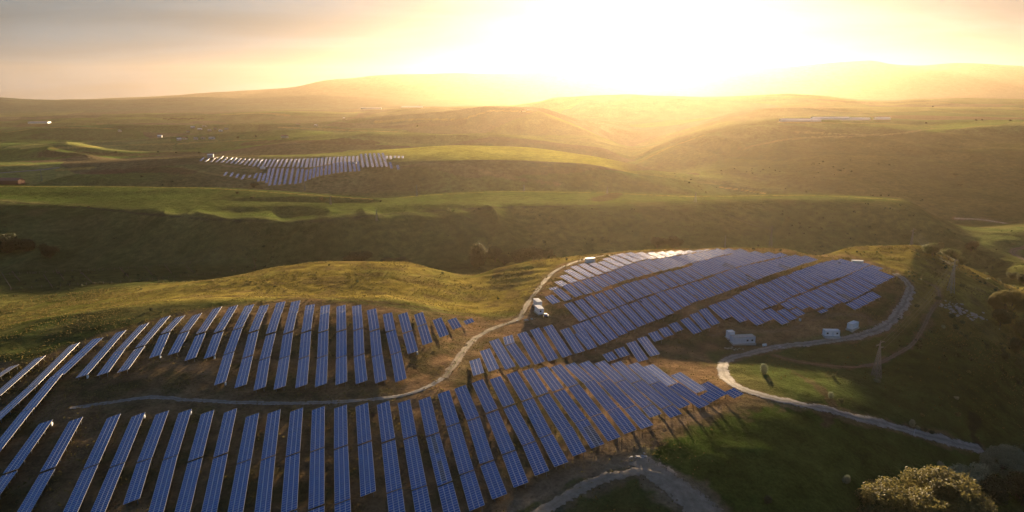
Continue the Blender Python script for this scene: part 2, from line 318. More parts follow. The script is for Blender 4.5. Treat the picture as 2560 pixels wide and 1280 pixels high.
# solar glass: cells, thin frame joints, wide joints along the table; UV in module units
def glass_mat(name, cell, cell2):
    m, nt, b = newmat(name); tc = N(nt, 'ShaderNodeTexCoord'); sp = N(nt, 'ShaderNodeSeparateXYZ'); nt.links.new(tc.outputs['UV'], sp.inputs[0])
    def edge(sock, w):
        f = N(nt, 'ShaderNodeMath', operation='FRACT'); nt.links.new(sock, f.inputs[0])
        a = N(nt, 'ShaderNodeMath', operation='SUBTRACT'); nt.links.new(f.outputs[0], a.inputs[0]); a.inputs[1].default_value = .5
        c = N(nt, 'ShaderNodeMath', operation='ABSOLUTE'); nt.links.new(a.outputs[0], c.inputs[0])
        g = N(nt, 'ShaderNodeMath', operation='GREATER_THAN'); nt.links.new(c.outputs[0], g.inputs[0]); g.inputs[1].default_value = .5-w
        return g.outputs[0]
    ex = edge(sp.outputs[0], .048); ey = edge(sp.outputs[1], .045)
    def sub(sock, k, w):
        q = N(nt, 'ShaderNodeMath', operation='MULTIPLY'); nt.links.new(sock, q.inputs[0]); q.inputs[1].default_value = k; return edge(q.outputs[0], w)
    cx = sub(sp.outputs[0], 9, .05); cy = sub(sp.outputs[1], 6, .05)
    mxx = N(nt, 'ShaderNodeMath', operation='MAXIMUM'); nt.links.new(ex, mxx.inputs[0]); nt.links.new(ey, mxx.inputs[1])
    mc = N(nt, 'ShaderNodeMath', operation='MAXIMUM'); nt.links.new(cx, mc.inputs[0]); nt.links.new(cy, mc.inputs[1])
    wn = N(nt, 'ShaderNodeTexWhiteNoise', noise_dimensions='3D')
    fl = N(nt, 'ShaderNodeVectorMath', operation='FLOOR'); nt.links.new(tc.outputs['UV'], fl.inputs[0])
    oi = N(nt, 'ShaderNodeObjectInfo'); av = N(nt, 'ShaderNodeVectorMath', operation='ADD'); nt.links.new(fl.outputs[0], av.inputs[0]); nt.links.new(oi.outputs['Location'], av.inputs[1]); nt.links.new(av.outputs[0], wn.inputs['Vector'])
    c1 = N(nt, 'ShaderNodeMix', data_type='RGBA'); nt.links.new(wn.outputs['Value'], c1.inputs[0]); c1.inputs[6].default_value = (*cell, 1); c1.inputs[7].default_value = (*cell2, 1)
    c2 = N(nt, 'ShaderNodeMix', data_type='RGBA'); nt.links.new(mc.outputs[0], c2.inputs[0]); nt.links.new(c1.outputs[2], c2.inputs[6]); c2.inputs[7].default_value = (.06, .10, .22, 1)
    c3 = N(nt, 'ShaderNodeMix', data_type='RGBA'); nt.links.new(mxx.outputs[0], c3.inputs[0]); nt.links.new(c2.outputs[2], c3.inputs[6]); c3.inputs[7].default_value = (.62, .63, .66, 1)
    nt.links.new(c3.outputs[2], b.inputs['Base Color'])
    b.inputs['Roughness'].default_value = .16; b.inputs['IOR'].default_value = 1.5; b.inputs['Specular IOR Level'].default_value = .5
    rr = N(nt, 'ShaderNodeMath', operation='MULTIPLY_ADD'); nt.links.new(wn.outputs['Value'], rr.inputs[0]); rr.inputs[1].default_value = .05; rr.inputs[2].default_value = .05; nt.links.new(rr.outputs[0], b.inputs['Roughness'])
    return m
M['glass'] = glass_mat('solar_cell_glass', (.006, .052, .20), (.012, .07, .27))
M['glassdark'] = glass_mat('dark_brown_module', (.02, .012, .012), (.035, .02, .018))  # dark brown cells standing in for missing modules
# ------------------------------------------------------------------ ground colours (albedo, lit crest lines and a shaded face painted in)
PX, PY = proj(GX, GY, H)
def C3(c): return np.array(c, float)
def blend(A, c, w): return A*(1-w[..., None])+C3(c)*w[..., None]
n40 = fbm(GX, GY, 40, 4, 71)*.5+.5; n9 = fbm(GX, GY, 9, 4, 72)*.5+.5; n3 = fbm(GX, GY, 3.2, 3, 73)*.5+.5; n150 = fbm(GX, GY, 160, 3, 74)*.5+.5
def inpoly(poly, ylo, yhi):
    m = np.zeros(PX.shape, bool); x = PX; y = PY
    P = poly; n = len(P)
    for i in range(n):
        x1, y1 = P[i]; x2, y2 = P[(i+1) % n]
        c = (y1 > y) != (y2 > y)
        if y1 != y2: m ^= c & (x < (x2-x1)*(y-y1)/(y2-y1)+x1)
    return m & (GY > ylo) & (GY < yhi)
def blur(m, k=3):
    m = m.astype(float)
    for _ in range(k):
        m[1:-1] = (m[:-2]+m[1:-1]*2+m[2:])/4; m[:, 1:-1] = (m[:, :-2]+m[:, 1:-1]*2+m[:, 2:])/4
    return m
COLR = np.empty(H.shape+(3,)); COLR[:] = C3((.075, .08, .03))
COLR = blend(COLR, (.12, .095, .045), sstep(.35, .7, n40))
# golden dry hill behind the tables
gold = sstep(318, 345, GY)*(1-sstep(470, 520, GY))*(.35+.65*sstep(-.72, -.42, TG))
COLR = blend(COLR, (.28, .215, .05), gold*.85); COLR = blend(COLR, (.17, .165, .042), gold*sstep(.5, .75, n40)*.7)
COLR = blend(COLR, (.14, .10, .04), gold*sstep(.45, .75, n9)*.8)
# valley floor and the long hill face
COLR = blend(COLR, (.075, .068, .028), sstep(470, 520, GY)*(1-sstep(630, 660, GY)))
COLR = blend(COLR, (.10, .10, .042), sstep(620, 670, GY)*(1-sstep(735, 830, GY))*(.55+.3*n150))
# solar ground: trodden, brown
sol = blur(inpoly([(-200, 1400), (-200, 900), (60, 905), (250, 835), (450, 780), (750, 742), (1000, 770), (1190, 792), (1300, 790), (1340, 720), (1400, 660), (1500, 635), (1700, 622), (1930, 620), (2130, 640), (2250, 680), (2290, 720),
    (2240, 800), (1900, 870), (1760, 880), (1860, 1000), (1600, 1090), (1200, 1330), (1000, 1400)], 100, 470), 4)
COLR = blend(COLR, (.17, .115, .06), sol*.92); COLR = blend(COLR, (.26, .16, .085), sol*sstep(.42, .66, n9)*.85*(sstep(-.25, -.05, TG)*(1-sstep(.2, .4, TG))*.6+.4)); COLR = blend(COLR, (.07, .085, .025), sol*sstep(.5, .7, 1-n9)*.4)
# green meadow bottom right, flank to the ravine
COLR = blend(COLR, (.062, .085, .02), blur(inpoly([(1600, 1140), (1900, 1000), (2040, 1020), (2480, 1140), (2400, 1400), (1900, 1400)], 90, 260), 4)*(.7+.3*n40))
COLR = blend(COLR, (.05, .065, .022), sstep(.5, .6, TG)*(1-sstep(330, 420, GY))*(.6+.3*n40))
# plateau
plat = sstep(0, 25, GY-np.interp(TG, *np.array([(p[0], p[1]) for p in FAR[4]]).T)+6*fbm(GX, GY, 60, 2, 75))*(1-sstep(1000, 1030, GY))*(1-sstep(.5, .6, TG))
COLR = blend(COLR, (.078, .09, .028), plat); COLR = blend(COLR, (.115, .115, .04), plat*sstep(.45, .6, n150)*.7)
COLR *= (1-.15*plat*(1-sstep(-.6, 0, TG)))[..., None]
# far fields: irregular parcels
def parcels(x, y, cell, seed):
    x = x+.35*cell*fbm(x, y, cell*2.2, 2, seed+9); y = y+.35*cell*fbm(x+99, y, cell*2.2, 2, seed+8)
    gx = np.floor(x/cell); gy = np.floor(y/(cell*1.5)); best = np.full(x.shape, 1e18); sid = np.zeros(x.shape)
    for i in (-1, 0, 1):
        for j in (-1, 0, 1):
            a = gx+i; b = gy+j; cx = (a+_h(a, b, seed))*cell; cy = (b+_h(a, b, seed+1))*cell*1.5
            d = np.abs(x-cx)+((y-cy)/1.4)**2/cell*1.2; w = d < best; best[w] = d[w]; sid[w] = _h(a, b, seed+2)[w]
    return sid
pid = parcels(GX*.55, GY, 260, 91)
pal = np.array([(.085, .11, .03), (.12, .13, .035), (.115, .075, .05), (.19, .16, .06), (.07, .09, .03), (.13, .09, .06), (.15, .14, .05), (.09, .10, .04)])
far = sstep(1010, 1060, GY)
pc = pal[(pid*7.999).astype(int)]
COLR = COLR*(1-far[..., None])+pc*far[..., None]
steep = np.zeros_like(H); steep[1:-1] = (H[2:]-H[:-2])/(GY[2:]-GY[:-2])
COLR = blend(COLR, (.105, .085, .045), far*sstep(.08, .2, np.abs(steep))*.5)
fb = sstep(1060, 1100, GY)*(1-sstep(1290, 1315, GY))*np.exp(-((TG+.30)/.2)**4)
COLR = blend(COLR, (.11, .085, .05), fb)
yl = sstep(1188, 1200, GY+14*fbm(GX, GY, 90, 2, 95)-.00)*(1-sstep(1430, 1460, GY))*sstep(-.26, -.10, TG+.4*(GY-1300)/1000)*(1-sstep(.12, .2, TG))
COLR = blend(COLR, (.34, .25, .06), yl)
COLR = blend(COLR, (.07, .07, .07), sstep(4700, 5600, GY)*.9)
COLR = blend(COLR, (.052, .044, .022), sstep(960, 1020, GY)*(1-sstep(1700, 1850, GY))*sstep(.28, .45, TG)*.8)  # right hillside face darkened in colour to read as unlit
COLR *= (.82+.36*n9)[..., None]*(1-.25*(nearw*(1-n3)))[..., None]
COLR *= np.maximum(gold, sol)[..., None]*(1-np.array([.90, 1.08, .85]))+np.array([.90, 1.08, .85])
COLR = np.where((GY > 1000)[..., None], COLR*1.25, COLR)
# tracks, field strips and painted crest highlights -------------------------------------------------------------
def worldline(pts, n=14):
    W = [];
    P = np.array(pts, float); s = np.concatenate([[0], np.cumsum(np.hypot(*np.diff(P, axis=0).T))])
    q = np.arange(0, s[-1], n); q = np.append(q, s[-1])
    fx = pchip(s, P[:, 0], q); fy = pchip(s, P[:, 1], q)
    for a, b in zip(fx, fy):
        c = cast(a, b)
        if c and (not W or math.hypot(c[0]-W[-1][0], c[1]-W[-1][1]) < max(90, .09*c[1])): W.append(c[:2])
    return np.array(W)
def dline(W, reach):
    D = np.full(H.shape, 1e9)
    for a, b in zip(W[:-1], W[1:]):
        r0 = max(0, np.searchsorted(YY, min(a[1], b[1])-reach)-1); r1 = np.searchsorted(YY, max(a[1], b[1])+reach)+1
        ts = [(x+e)/max(40, y) for x, y in (a, b) for e in (-reach, reach)]; c0 = max(0, np.searchsorted(TT, min(ts)-.02)-1); c1 = np.searchsorted(TT, max(ts)+.02)+1
        x = GX[r0:r1, c0:c1]; y = GY[r0:r1, c0:c1]; d = b-a; l = max(1e-6, d@d); t = np.clip(((x-a[0])*d[0]+(y-a[1])*d[1])/l, 0, 1)
        D[r0:r1, c0:c1] = np.minimum(D[r0:r1, c0:c1], np.hypot(x-a[0]-t*d[0], y-a[1]-t*d[1]))
    return D
def wear_or_glint(pts, half, soft, c, k=.9, n=14):
    global COLR
    W = worldline(pts, n); D = dline(W, half+soft+2); D = D+2.6*(n9-.5)*soft+1.6*(n3-.5)*soft
    COLR = blend(COLR, c, (1-sstep(half, half+soft, D))*k*(.7+.5*(n3-.3)).clip(0, 1)); return W
RB = [0]
def ribbon(name, pts, width, mat, lab, soft=3.5, verge=(.17, .12, .07), n=10, step=1.2):
    W = wear_or_glint(pts, width/2, soft, verge, .75, n)
    s = np.concatenate([[0], np.cumsum(np.hypot(*np.diff(W, axis=0).T))]); q = np.arange(0, s[-1], step)
    x = pchip(s, W[:, 0], q); y = pchip(s, W[:, 1], q)
    for _ in range(6): x[1:-1] = (x[:-2]+2*x[1:-1]+x[2:])/4; y[1:-1] = (y[:-2]+2*y[1:-1]+y[2:])/4
    dx = np.gradient(x); dy = np.gradient(y); l = np.hypot(dx, dy)+1e-9; nx = dy/l; ny = -dx/l
    V = []; K = 7; width = width*1.25; RB[0] += 1; up = .08+.02*RB[0]
    for i in range(len(q)):
        wl = width/2*(1+.5*(vn(np.array([q[i]/4.3]), np.array([1.]), 5)[0]-.5)+.3*(vn(np.array([q[i]/1.3]), np.array([1.]), 5)[0]-.5)); wr = width/2*(1+.3*(vn(np.array([q[i]/2.3]), np.array([9.]), 6)[0]-.5))
        for k in range(K):
            u = k/(K-1); o = -wl+(wl+wr)*u; X = x[i]+nx[i]*o; Y = y[i]+ny[i]*o
            V.append((X, Y, hz(X, Y)+(up if 0 < k < K-1 else up-.1)))
    Q = [(i*K+k, i*K+k+1, (i+1)*K+k+1, (i+1)*K+k) for i in range(len(q)-1) for k in range(K-1)]
    UV = [(c/(K-1), (i+e)*.1) for i in range(len(q)-1) for k in range(K-1) for c, e in ((k, 0), (k+1, 0), (k+1, 1), (k, 1))]
    o = link(name, mesh_np(name, V, Q, [mat], uv=UV, smooth=True)); tag(o, lab, None, None, 'structure'); return o
MAIN = [(175, 1020), (250, 1010), (340, 997), (385, 993), (470, 1000), (600, 1006), (700, 1009), (800, 1007), (900, 1001), (1000, 990), (1060, 972), (1110, 945), (1140, 905), (1165, 870), (1200, 838), (1250, 815), (1298, 797),
        (1310, 775), (1325, 750), (1345, 725), (1360, 705), (1385, 680), (1415, 664), (1450, 652), (1490, 642), (1560, 635)]
ribbon('gravel_track', MAIN[:12], 2.2, M['road'], 'thin pale track between the two left blocks of solar tables', 3)
ribbon('dirt_track', MAIN[11:], 2.9, M['dirt'], 'brown dirt track bending up past the two containers', 4)
LOOP = [(2238, 684), (2262, 700), (2276, 720), (2268, 745), (2250, 775), (2225, 805), (2180, 830), (2120, 846), (2060, 854), (1990, 862), (1930, 870), (1870, 885), (1818, 900), (1806, 920), (1815, 945), (1850, 970), (1950, 1000), (2050, 1020),
        (2150, 1046), (2250, 1070), (2350, 1098), (2462, 1127)]
ribbon('gravel_road', LOOP, 4.4, M['road'], 'pale gravel road curling round the right side of the solar hill', 2.5)
ribbon('footpath', [(1935, 888), (2000, 905), (2080, 915), (2130, 918), (2190, 910), (2240, 887), (2280, 862), (2310, 815), (2330, 775), (2350, 745), (2345, 722), (2325, 710)], 1.7, M['dirt'], 'narrow worn path passing behind the near lattice pylon', 2)
ribbon('valley_road', [(2385, 546), (2440, 548), (2480, 553), (2520, 560), (2545, 570), (2575, 578)], 6, M['road'], 'pale road in the far right valley', 6)
ribbon('bend_road', [(2575, 655), (2548, 643), (2530, 630), (2545, 622), (2575, 618)], 5, M['dirt'], 'dirt road bend at the right edge beyond the hill', 4)
ribbon('farm_lane', [(-20, 434), (60, 428), (110, 424), (150, 418)], 7, M['road'], 'pale lane by the far left fields', 4)
ribbon('bare_yard', [(1602, 1150), (1650, 1190), (1720, 1240), (1790, 1312)], 9, M['bare'], 'wide strip of bare pale ground along the meadow fence', 5, (.28, .21, .14))
ribbon('curved_lane', [(1300, 1318), (1420, 1240), (1520, 1194), (1600, 1180), (1660, 1196), (1712, 1240), (1735, 1320)], 3.6, M['bare'], 'pale lane curving round a green patch at the bottom', 3, (.2, .15, .1))
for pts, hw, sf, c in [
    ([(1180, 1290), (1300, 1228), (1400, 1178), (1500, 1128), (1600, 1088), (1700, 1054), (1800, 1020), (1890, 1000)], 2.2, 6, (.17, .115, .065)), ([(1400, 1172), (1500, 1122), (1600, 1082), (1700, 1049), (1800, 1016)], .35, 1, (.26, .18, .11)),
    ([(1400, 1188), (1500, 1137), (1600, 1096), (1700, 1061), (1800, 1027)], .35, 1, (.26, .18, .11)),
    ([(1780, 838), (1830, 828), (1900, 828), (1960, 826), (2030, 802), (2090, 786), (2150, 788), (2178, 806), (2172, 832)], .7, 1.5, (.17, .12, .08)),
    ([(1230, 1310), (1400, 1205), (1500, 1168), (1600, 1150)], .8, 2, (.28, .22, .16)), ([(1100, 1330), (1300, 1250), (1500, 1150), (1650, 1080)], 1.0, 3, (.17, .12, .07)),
    ([(130, 371), (280, 364), (430, 360)], 9, 3.1, (.36, .27, .075)), ([(450, 359), (620, 350), (660, 348)], 8, 2.8, (.36, .27, .075)), ([(20, 330), (140, 318), (280, 322)], 10, 3.5, (.36, .27, .075)), ([(400, 396), (560, 392), (700, 388)], 3, 1.0, (.36, .27, .075)), ([(560, 287), (650, 283), (720, 287)], 18, 6.3, (.36, .27, .075)), ([(860, 275), (1000, 268)], 8, 2.8, (.36, .27, .075)), ([(940, 305), (1060, 298), (1140, 300)], 8, 2.8, (.36, .27, .075)), ([(0, 415), (60, 412), (118, 417)], 8, 2.8, (.36, .27, .075)), ([(148, 425), (225, 420)], 8, 2.8, (.36, .27, .075)), ([(700, 318), (860, 325), (990, 330)], 9, 3.1, (.36, .27, .075)), ([(240, 310), (330, 312), (520, 322)], 7, 2.4, (.36, .27, .075)), ([(0, 466), (300, 467), (500, 470), (700, 482), (930, 498)], 1.2, 1.0, (.36, .27, .075)), ([(1000, 494), (1100, 486), (1280, 479), (1500, 482), (1740, 491), (2000, 488), (2250, 499)], 1.2, 1.0, (.36, .27, .075)), ([(1150, 300), (1240, 277), (1330, 279)], 5, 1.8, (.36, .27, .075)), ([(1950, 306), (2200, 309), (2330, 320)], 3, 1.0, (.36, .27, .075)), ([(1600, 405), (1680, 366), (1760, 338)], 3, 1.0, (.36, .27, .075)), ([(1800, 468), (1880, 478), (1940, 490)], 1.5, 1.0, (.36, .27, .075)),  # gold dry-field strips; thin crest lines painted bright as sunlit ridge highlights
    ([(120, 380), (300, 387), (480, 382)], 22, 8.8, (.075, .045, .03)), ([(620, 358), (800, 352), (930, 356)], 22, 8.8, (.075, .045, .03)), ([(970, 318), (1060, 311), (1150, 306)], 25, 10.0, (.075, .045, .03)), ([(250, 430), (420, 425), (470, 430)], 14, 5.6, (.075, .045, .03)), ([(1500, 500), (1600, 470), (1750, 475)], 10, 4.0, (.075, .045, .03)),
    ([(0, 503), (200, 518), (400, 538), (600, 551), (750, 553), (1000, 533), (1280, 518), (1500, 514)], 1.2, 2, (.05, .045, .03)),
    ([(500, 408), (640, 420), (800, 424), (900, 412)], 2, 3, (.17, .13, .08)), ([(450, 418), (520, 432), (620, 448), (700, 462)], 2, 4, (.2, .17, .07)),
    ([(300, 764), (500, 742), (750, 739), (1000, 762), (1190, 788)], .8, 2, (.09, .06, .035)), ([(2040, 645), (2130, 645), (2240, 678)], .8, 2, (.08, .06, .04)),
    ([(1000, 418), (1080, 408), (1150, 412), (1250, 440), (1400, 462)], 2, 4, (.19, .15, .08)), ([(1990, 330), (2200, 337), (2330, 322), (2420, 312)], 2.5, 4, (.23, .19, .08)), ([(1850, 372), (2000, 345), (2160, 340)], 2, 4, (.2, .16, .07)),  # track lines, upland ones painted brighter as if catching the sun
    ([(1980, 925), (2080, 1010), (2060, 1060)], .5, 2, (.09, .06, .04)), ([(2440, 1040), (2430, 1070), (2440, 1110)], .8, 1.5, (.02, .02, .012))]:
    wear_or_glint(pts, hw, sf, c, .85)
# ------------------------------------------------------------------ ground sheet
m, nt, b = newmat('ground_cover')
at = N(nt, 'ShaderNodeAttribute', attribute_name='albedo'); tc = N(nt, 'ShaderNodeTexCoord')
def noise(scale, det=5, rough=.6):
    n = N(nt, 'ShaderNodeTexNoise'); n.inputs['Scale'].default_value = scale; n.inputs['Detail'].default_value = det; n.inputs['Roughness'].default_value = rough; nt.links.new(tc.outputs['Object'], n.inputs['Vector']); return n
nA = noise(.9, 6, .75); nB = noise(.12, 4); nC = noise(.012, 6, .65)
def mr(s, a, b_):
    k = N(nt, 'ShaderNodeMapRange'); k.inputs['From Min'].default_value = .3; k.inputs['From Max'].default_value = .7; k.inputs['To Min'].default_value = a; k.inputs['To Max'].default_value = b_; nt.links.new(s, k.inputs['Value']); return k.outputs[0]
p1 = N(nt, 'ShaderNodeMath', operation='MULTIPLY'); nt.links.new(mr(nA.outputs['Fac'], .62, 1.35), p1.inputs[0]); nt.links.new(mr(nB.outputs['Fac'], .68, 1.32), p1.inputs[1])
p2 = N(nt, 'ShaderNodeMath', operation='MULTIPLY'); nt.links.new(p1.outputs[0], p2.inputs[0]); nt.links.new(mr(nC.outputs['Fac'], .72, 1.25), p2.inputs[1])
sc_ = N(nt, 'ShaderNodeVectorMath', operation='SCALE'); nt.links.new(at.outputs['Color'], sc_.inputs[0]); nt.links.new(p2.outputs[0], sc_.inputs['Scale'])
nt.links.new(sc_.outputs[0], b.inputs['Base Color']); b.inputs['Roughness'].default_value = 1; b.inputs['Specular IOR Level'].default_value = 0
bp = N(nt, 'ShaderNodeBump'); bp.inputs['Strength'].default_value = GB_STR; bp.inputs['Distance'].default_value = 1.0
hs = N(nt, 'ShaderNodeMath', operation='MULTIPLY_ADD'); hs.inputs[1].default_value = 2.5; nt.links.new(nB.outputs['Fac'], hs.inputs[0]); nt.links.new(nA.outputs['Fac'], hs.inputs[2])
nt.links.new(hs.outputs[0], bp.inputs['Height']); nt.links.new(bp.outputs[0], b.inputs['Normal'])
b.inputs['Sheen Weight'].default_value = SHEEN; b.inputs['Sheen Roughness'].default_value = .5; b.inputs['Sheen Tint'].default_value = (1, .85, .4, 1)
M['ground'] = m
nT = len(TT); ii, jj = np.meshgrid(np.arange(NR-1), np.arange(nT-1), indexing='ij'); a0 = (ii*nT+jj).ravel()
Qg = np.stack([a0, a0+1, a0+nT+1, a0+nT], 1)
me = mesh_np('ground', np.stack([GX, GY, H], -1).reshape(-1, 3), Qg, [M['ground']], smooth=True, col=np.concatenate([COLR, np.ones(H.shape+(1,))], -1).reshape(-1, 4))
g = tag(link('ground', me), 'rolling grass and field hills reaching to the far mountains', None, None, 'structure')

# tussocks of dry grass over the near slopes
r_ = np.random.default_rng(3); nt_ = 90000; ty = np.sqrt(r_.uniform(140**2, 500**2, nt_)); tt_ = r_.uniform(-.92, .92, nt_); tx = tt_*ty
kd = fbm(tx, ty, 22, 3, 81)+.5*fbm(tx, ty, 5, 2, 82); kp = (kd > -.08) & ((tt_+.25*r_.uniform(-1, 1, nt_) < .12) | (ty > 300+60*r_.uniform(-1, 1, nt_))); tx = tx[kp]; ty = ty[kp]
jj_ = np.clip(np.searchsorted(TT, tx/ty)-1, 0, len(TT)-2); f_ = (tx/ty-TT[jj_])/(TT[jj_+1]-TT[jj_]); ii_ = np.clip(np.searchsorted(YY, ty)-1, 0, NR-2); g_f = (ty-YY[ii_])/(YY[ii_+1]-YY[ii_])
tz = (H[ii_, jj_]*(1-f_)+H[ii_, jj_+1]*f_)*(1-g_f)+(H[ii_+1, jj_]*(1-f_)+H[ii_+1, jj_+1]*f_)*g_f
nn_ = len(tx); hh_ = r_.uniform(.12, .42, nn_)*(1+.6*sstep(300, 450, ty)); ww_ = hh_*r_.uniform(.7, 1.6, nn_); TV = []
for k in range(3):
    an = r_.uniform(0, 6.28, nn_); ca, sa = np.cos(an)*ww_/2, np.sin(an)*ww_/2; lx, ly = r_.normal(0, .25, nn_)*hh_, r_.normal(0, .25, nn_)*hh_
    TV.append(np.stack([np.stack([tx-ca*.6, ty-sa*.6, tz-.05], 1), np.stack([tx+ca*.6, ty+sa*.6, tz-.05], 1), np.stack([tx+ca+lx, ty+sa+ly, tz+hh_], 1), np.stack([tx-ca+lx, ty-sa+ly, tz+hh_*.8], 1)], 1))
TV = np.concatenate(TV).reshape(-1, 3)
M['grass'] = leaf_mat('dry_grass_blades', (.10, .085, .03), (.22, .17, .055), .4)
o = link('grass_tussocks', mesh_np('grass_tussocks', TV, np.arange(len(TV)).reshape(-1, 4), [M['grass']])); tag(o, 'dry grass tussocks over the near slopes', 'grass', None, 'stuff')

# low scrub cover in the folds of the hills
r_ = np.random.default_rng(8); ns_ = 9000; sy = np.exp(r_.uniform(math.log(300), math.log(3400), ns_)); st_ = r_.uniform(-.88, .88, ns_); sx2 = st_*sy
fl = fbm(sx2, sy, 110, 3, 131)+.5*fbm(sx2, sy, 30, 2, 132)
zone = ((sy > 500) & (sy < 770)) | ((st_ > .6) & (sy < 520)) | ((sy > 960) & (sy < 1200)) | ((sy > 1000) & (sy < 1500) & (st_ > .1))
lim = np.where(sy < 800, .26, np.where(sy < 1900, .33, .42)); kp = zone & (fl > lim) & ~((sy > 1060) & (sy < 1350) & (st_ < -.08) & (st_ > -.48)); sx2 = sx2[kp]; sy = sy[kp]; SV = []
for x, y in zip(sx2, sy):
    z = hz(x, y); sz = r_.uniform(.5, 1.5)*(1+y/1500); nq = 16; P = r_.normal(0, .42, (nq, 3))*[sz, sz, sz*.6]+[x, y, z+sz*.45]; a = r_.normal(size=(nq, 3)); a /= np.linalg.norm(a, axis=1)[:, None]; b_ = np.cross(a, r_.normal(size=(nq, 3))); b_ /= np.linalg.norm(b_, axis=1)[:, None]
    SV.append(np.stack([P-a*sz*.4, P+b_*sz*.3, P+a*sz*.4, P-b_*sz*.3], 1).reshape(-1, 3))
SV = np.concatenate(SV); print('scrub', len(sx2))
o = link('scrub', mesh_np('scrub', SV, np.arange(len(SV)).reshape(-1, 4), [M['leafdark']])); tag(o, 'low dark scrub scattered in the folds of the hills', 'scrub', None, 'stuff')

# ------------------------------------------------------------------ solar tables
TILT = R(15); WID = 4.4; LOW = .9; HIGH = LOW+WID*math.sin(TILT)
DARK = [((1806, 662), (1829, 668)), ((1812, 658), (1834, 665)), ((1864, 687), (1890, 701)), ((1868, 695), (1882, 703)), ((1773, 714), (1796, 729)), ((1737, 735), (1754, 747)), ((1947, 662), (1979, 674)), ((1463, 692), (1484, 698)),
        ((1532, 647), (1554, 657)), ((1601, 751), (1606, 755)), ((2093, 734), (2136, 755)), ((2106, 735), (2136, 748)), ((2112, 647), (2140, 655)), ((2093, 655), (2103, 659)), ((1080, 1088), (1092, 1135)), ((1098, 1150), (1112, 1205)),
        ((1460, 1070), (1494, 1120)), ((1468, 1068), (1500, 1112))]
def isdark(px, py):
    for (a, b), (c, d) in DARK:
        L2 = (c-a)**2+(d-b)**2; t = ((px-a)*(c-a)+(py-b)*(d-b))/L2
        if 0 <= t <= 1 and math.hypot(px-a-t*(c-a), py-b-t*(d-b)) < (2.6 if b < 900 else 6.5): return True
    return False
post_cache = {}
def post_mesh(h):
    k = round(h*4)/4
    if k not in post_cache:
        b = MB(); b.box(-.07, .07, -.05, .05, -.5, k); post_cache[k] = mesh_np('post', b.v, b.q, [M['steel']])
    return post_cache[k]
TABLES = []
jr = random.Random(99)
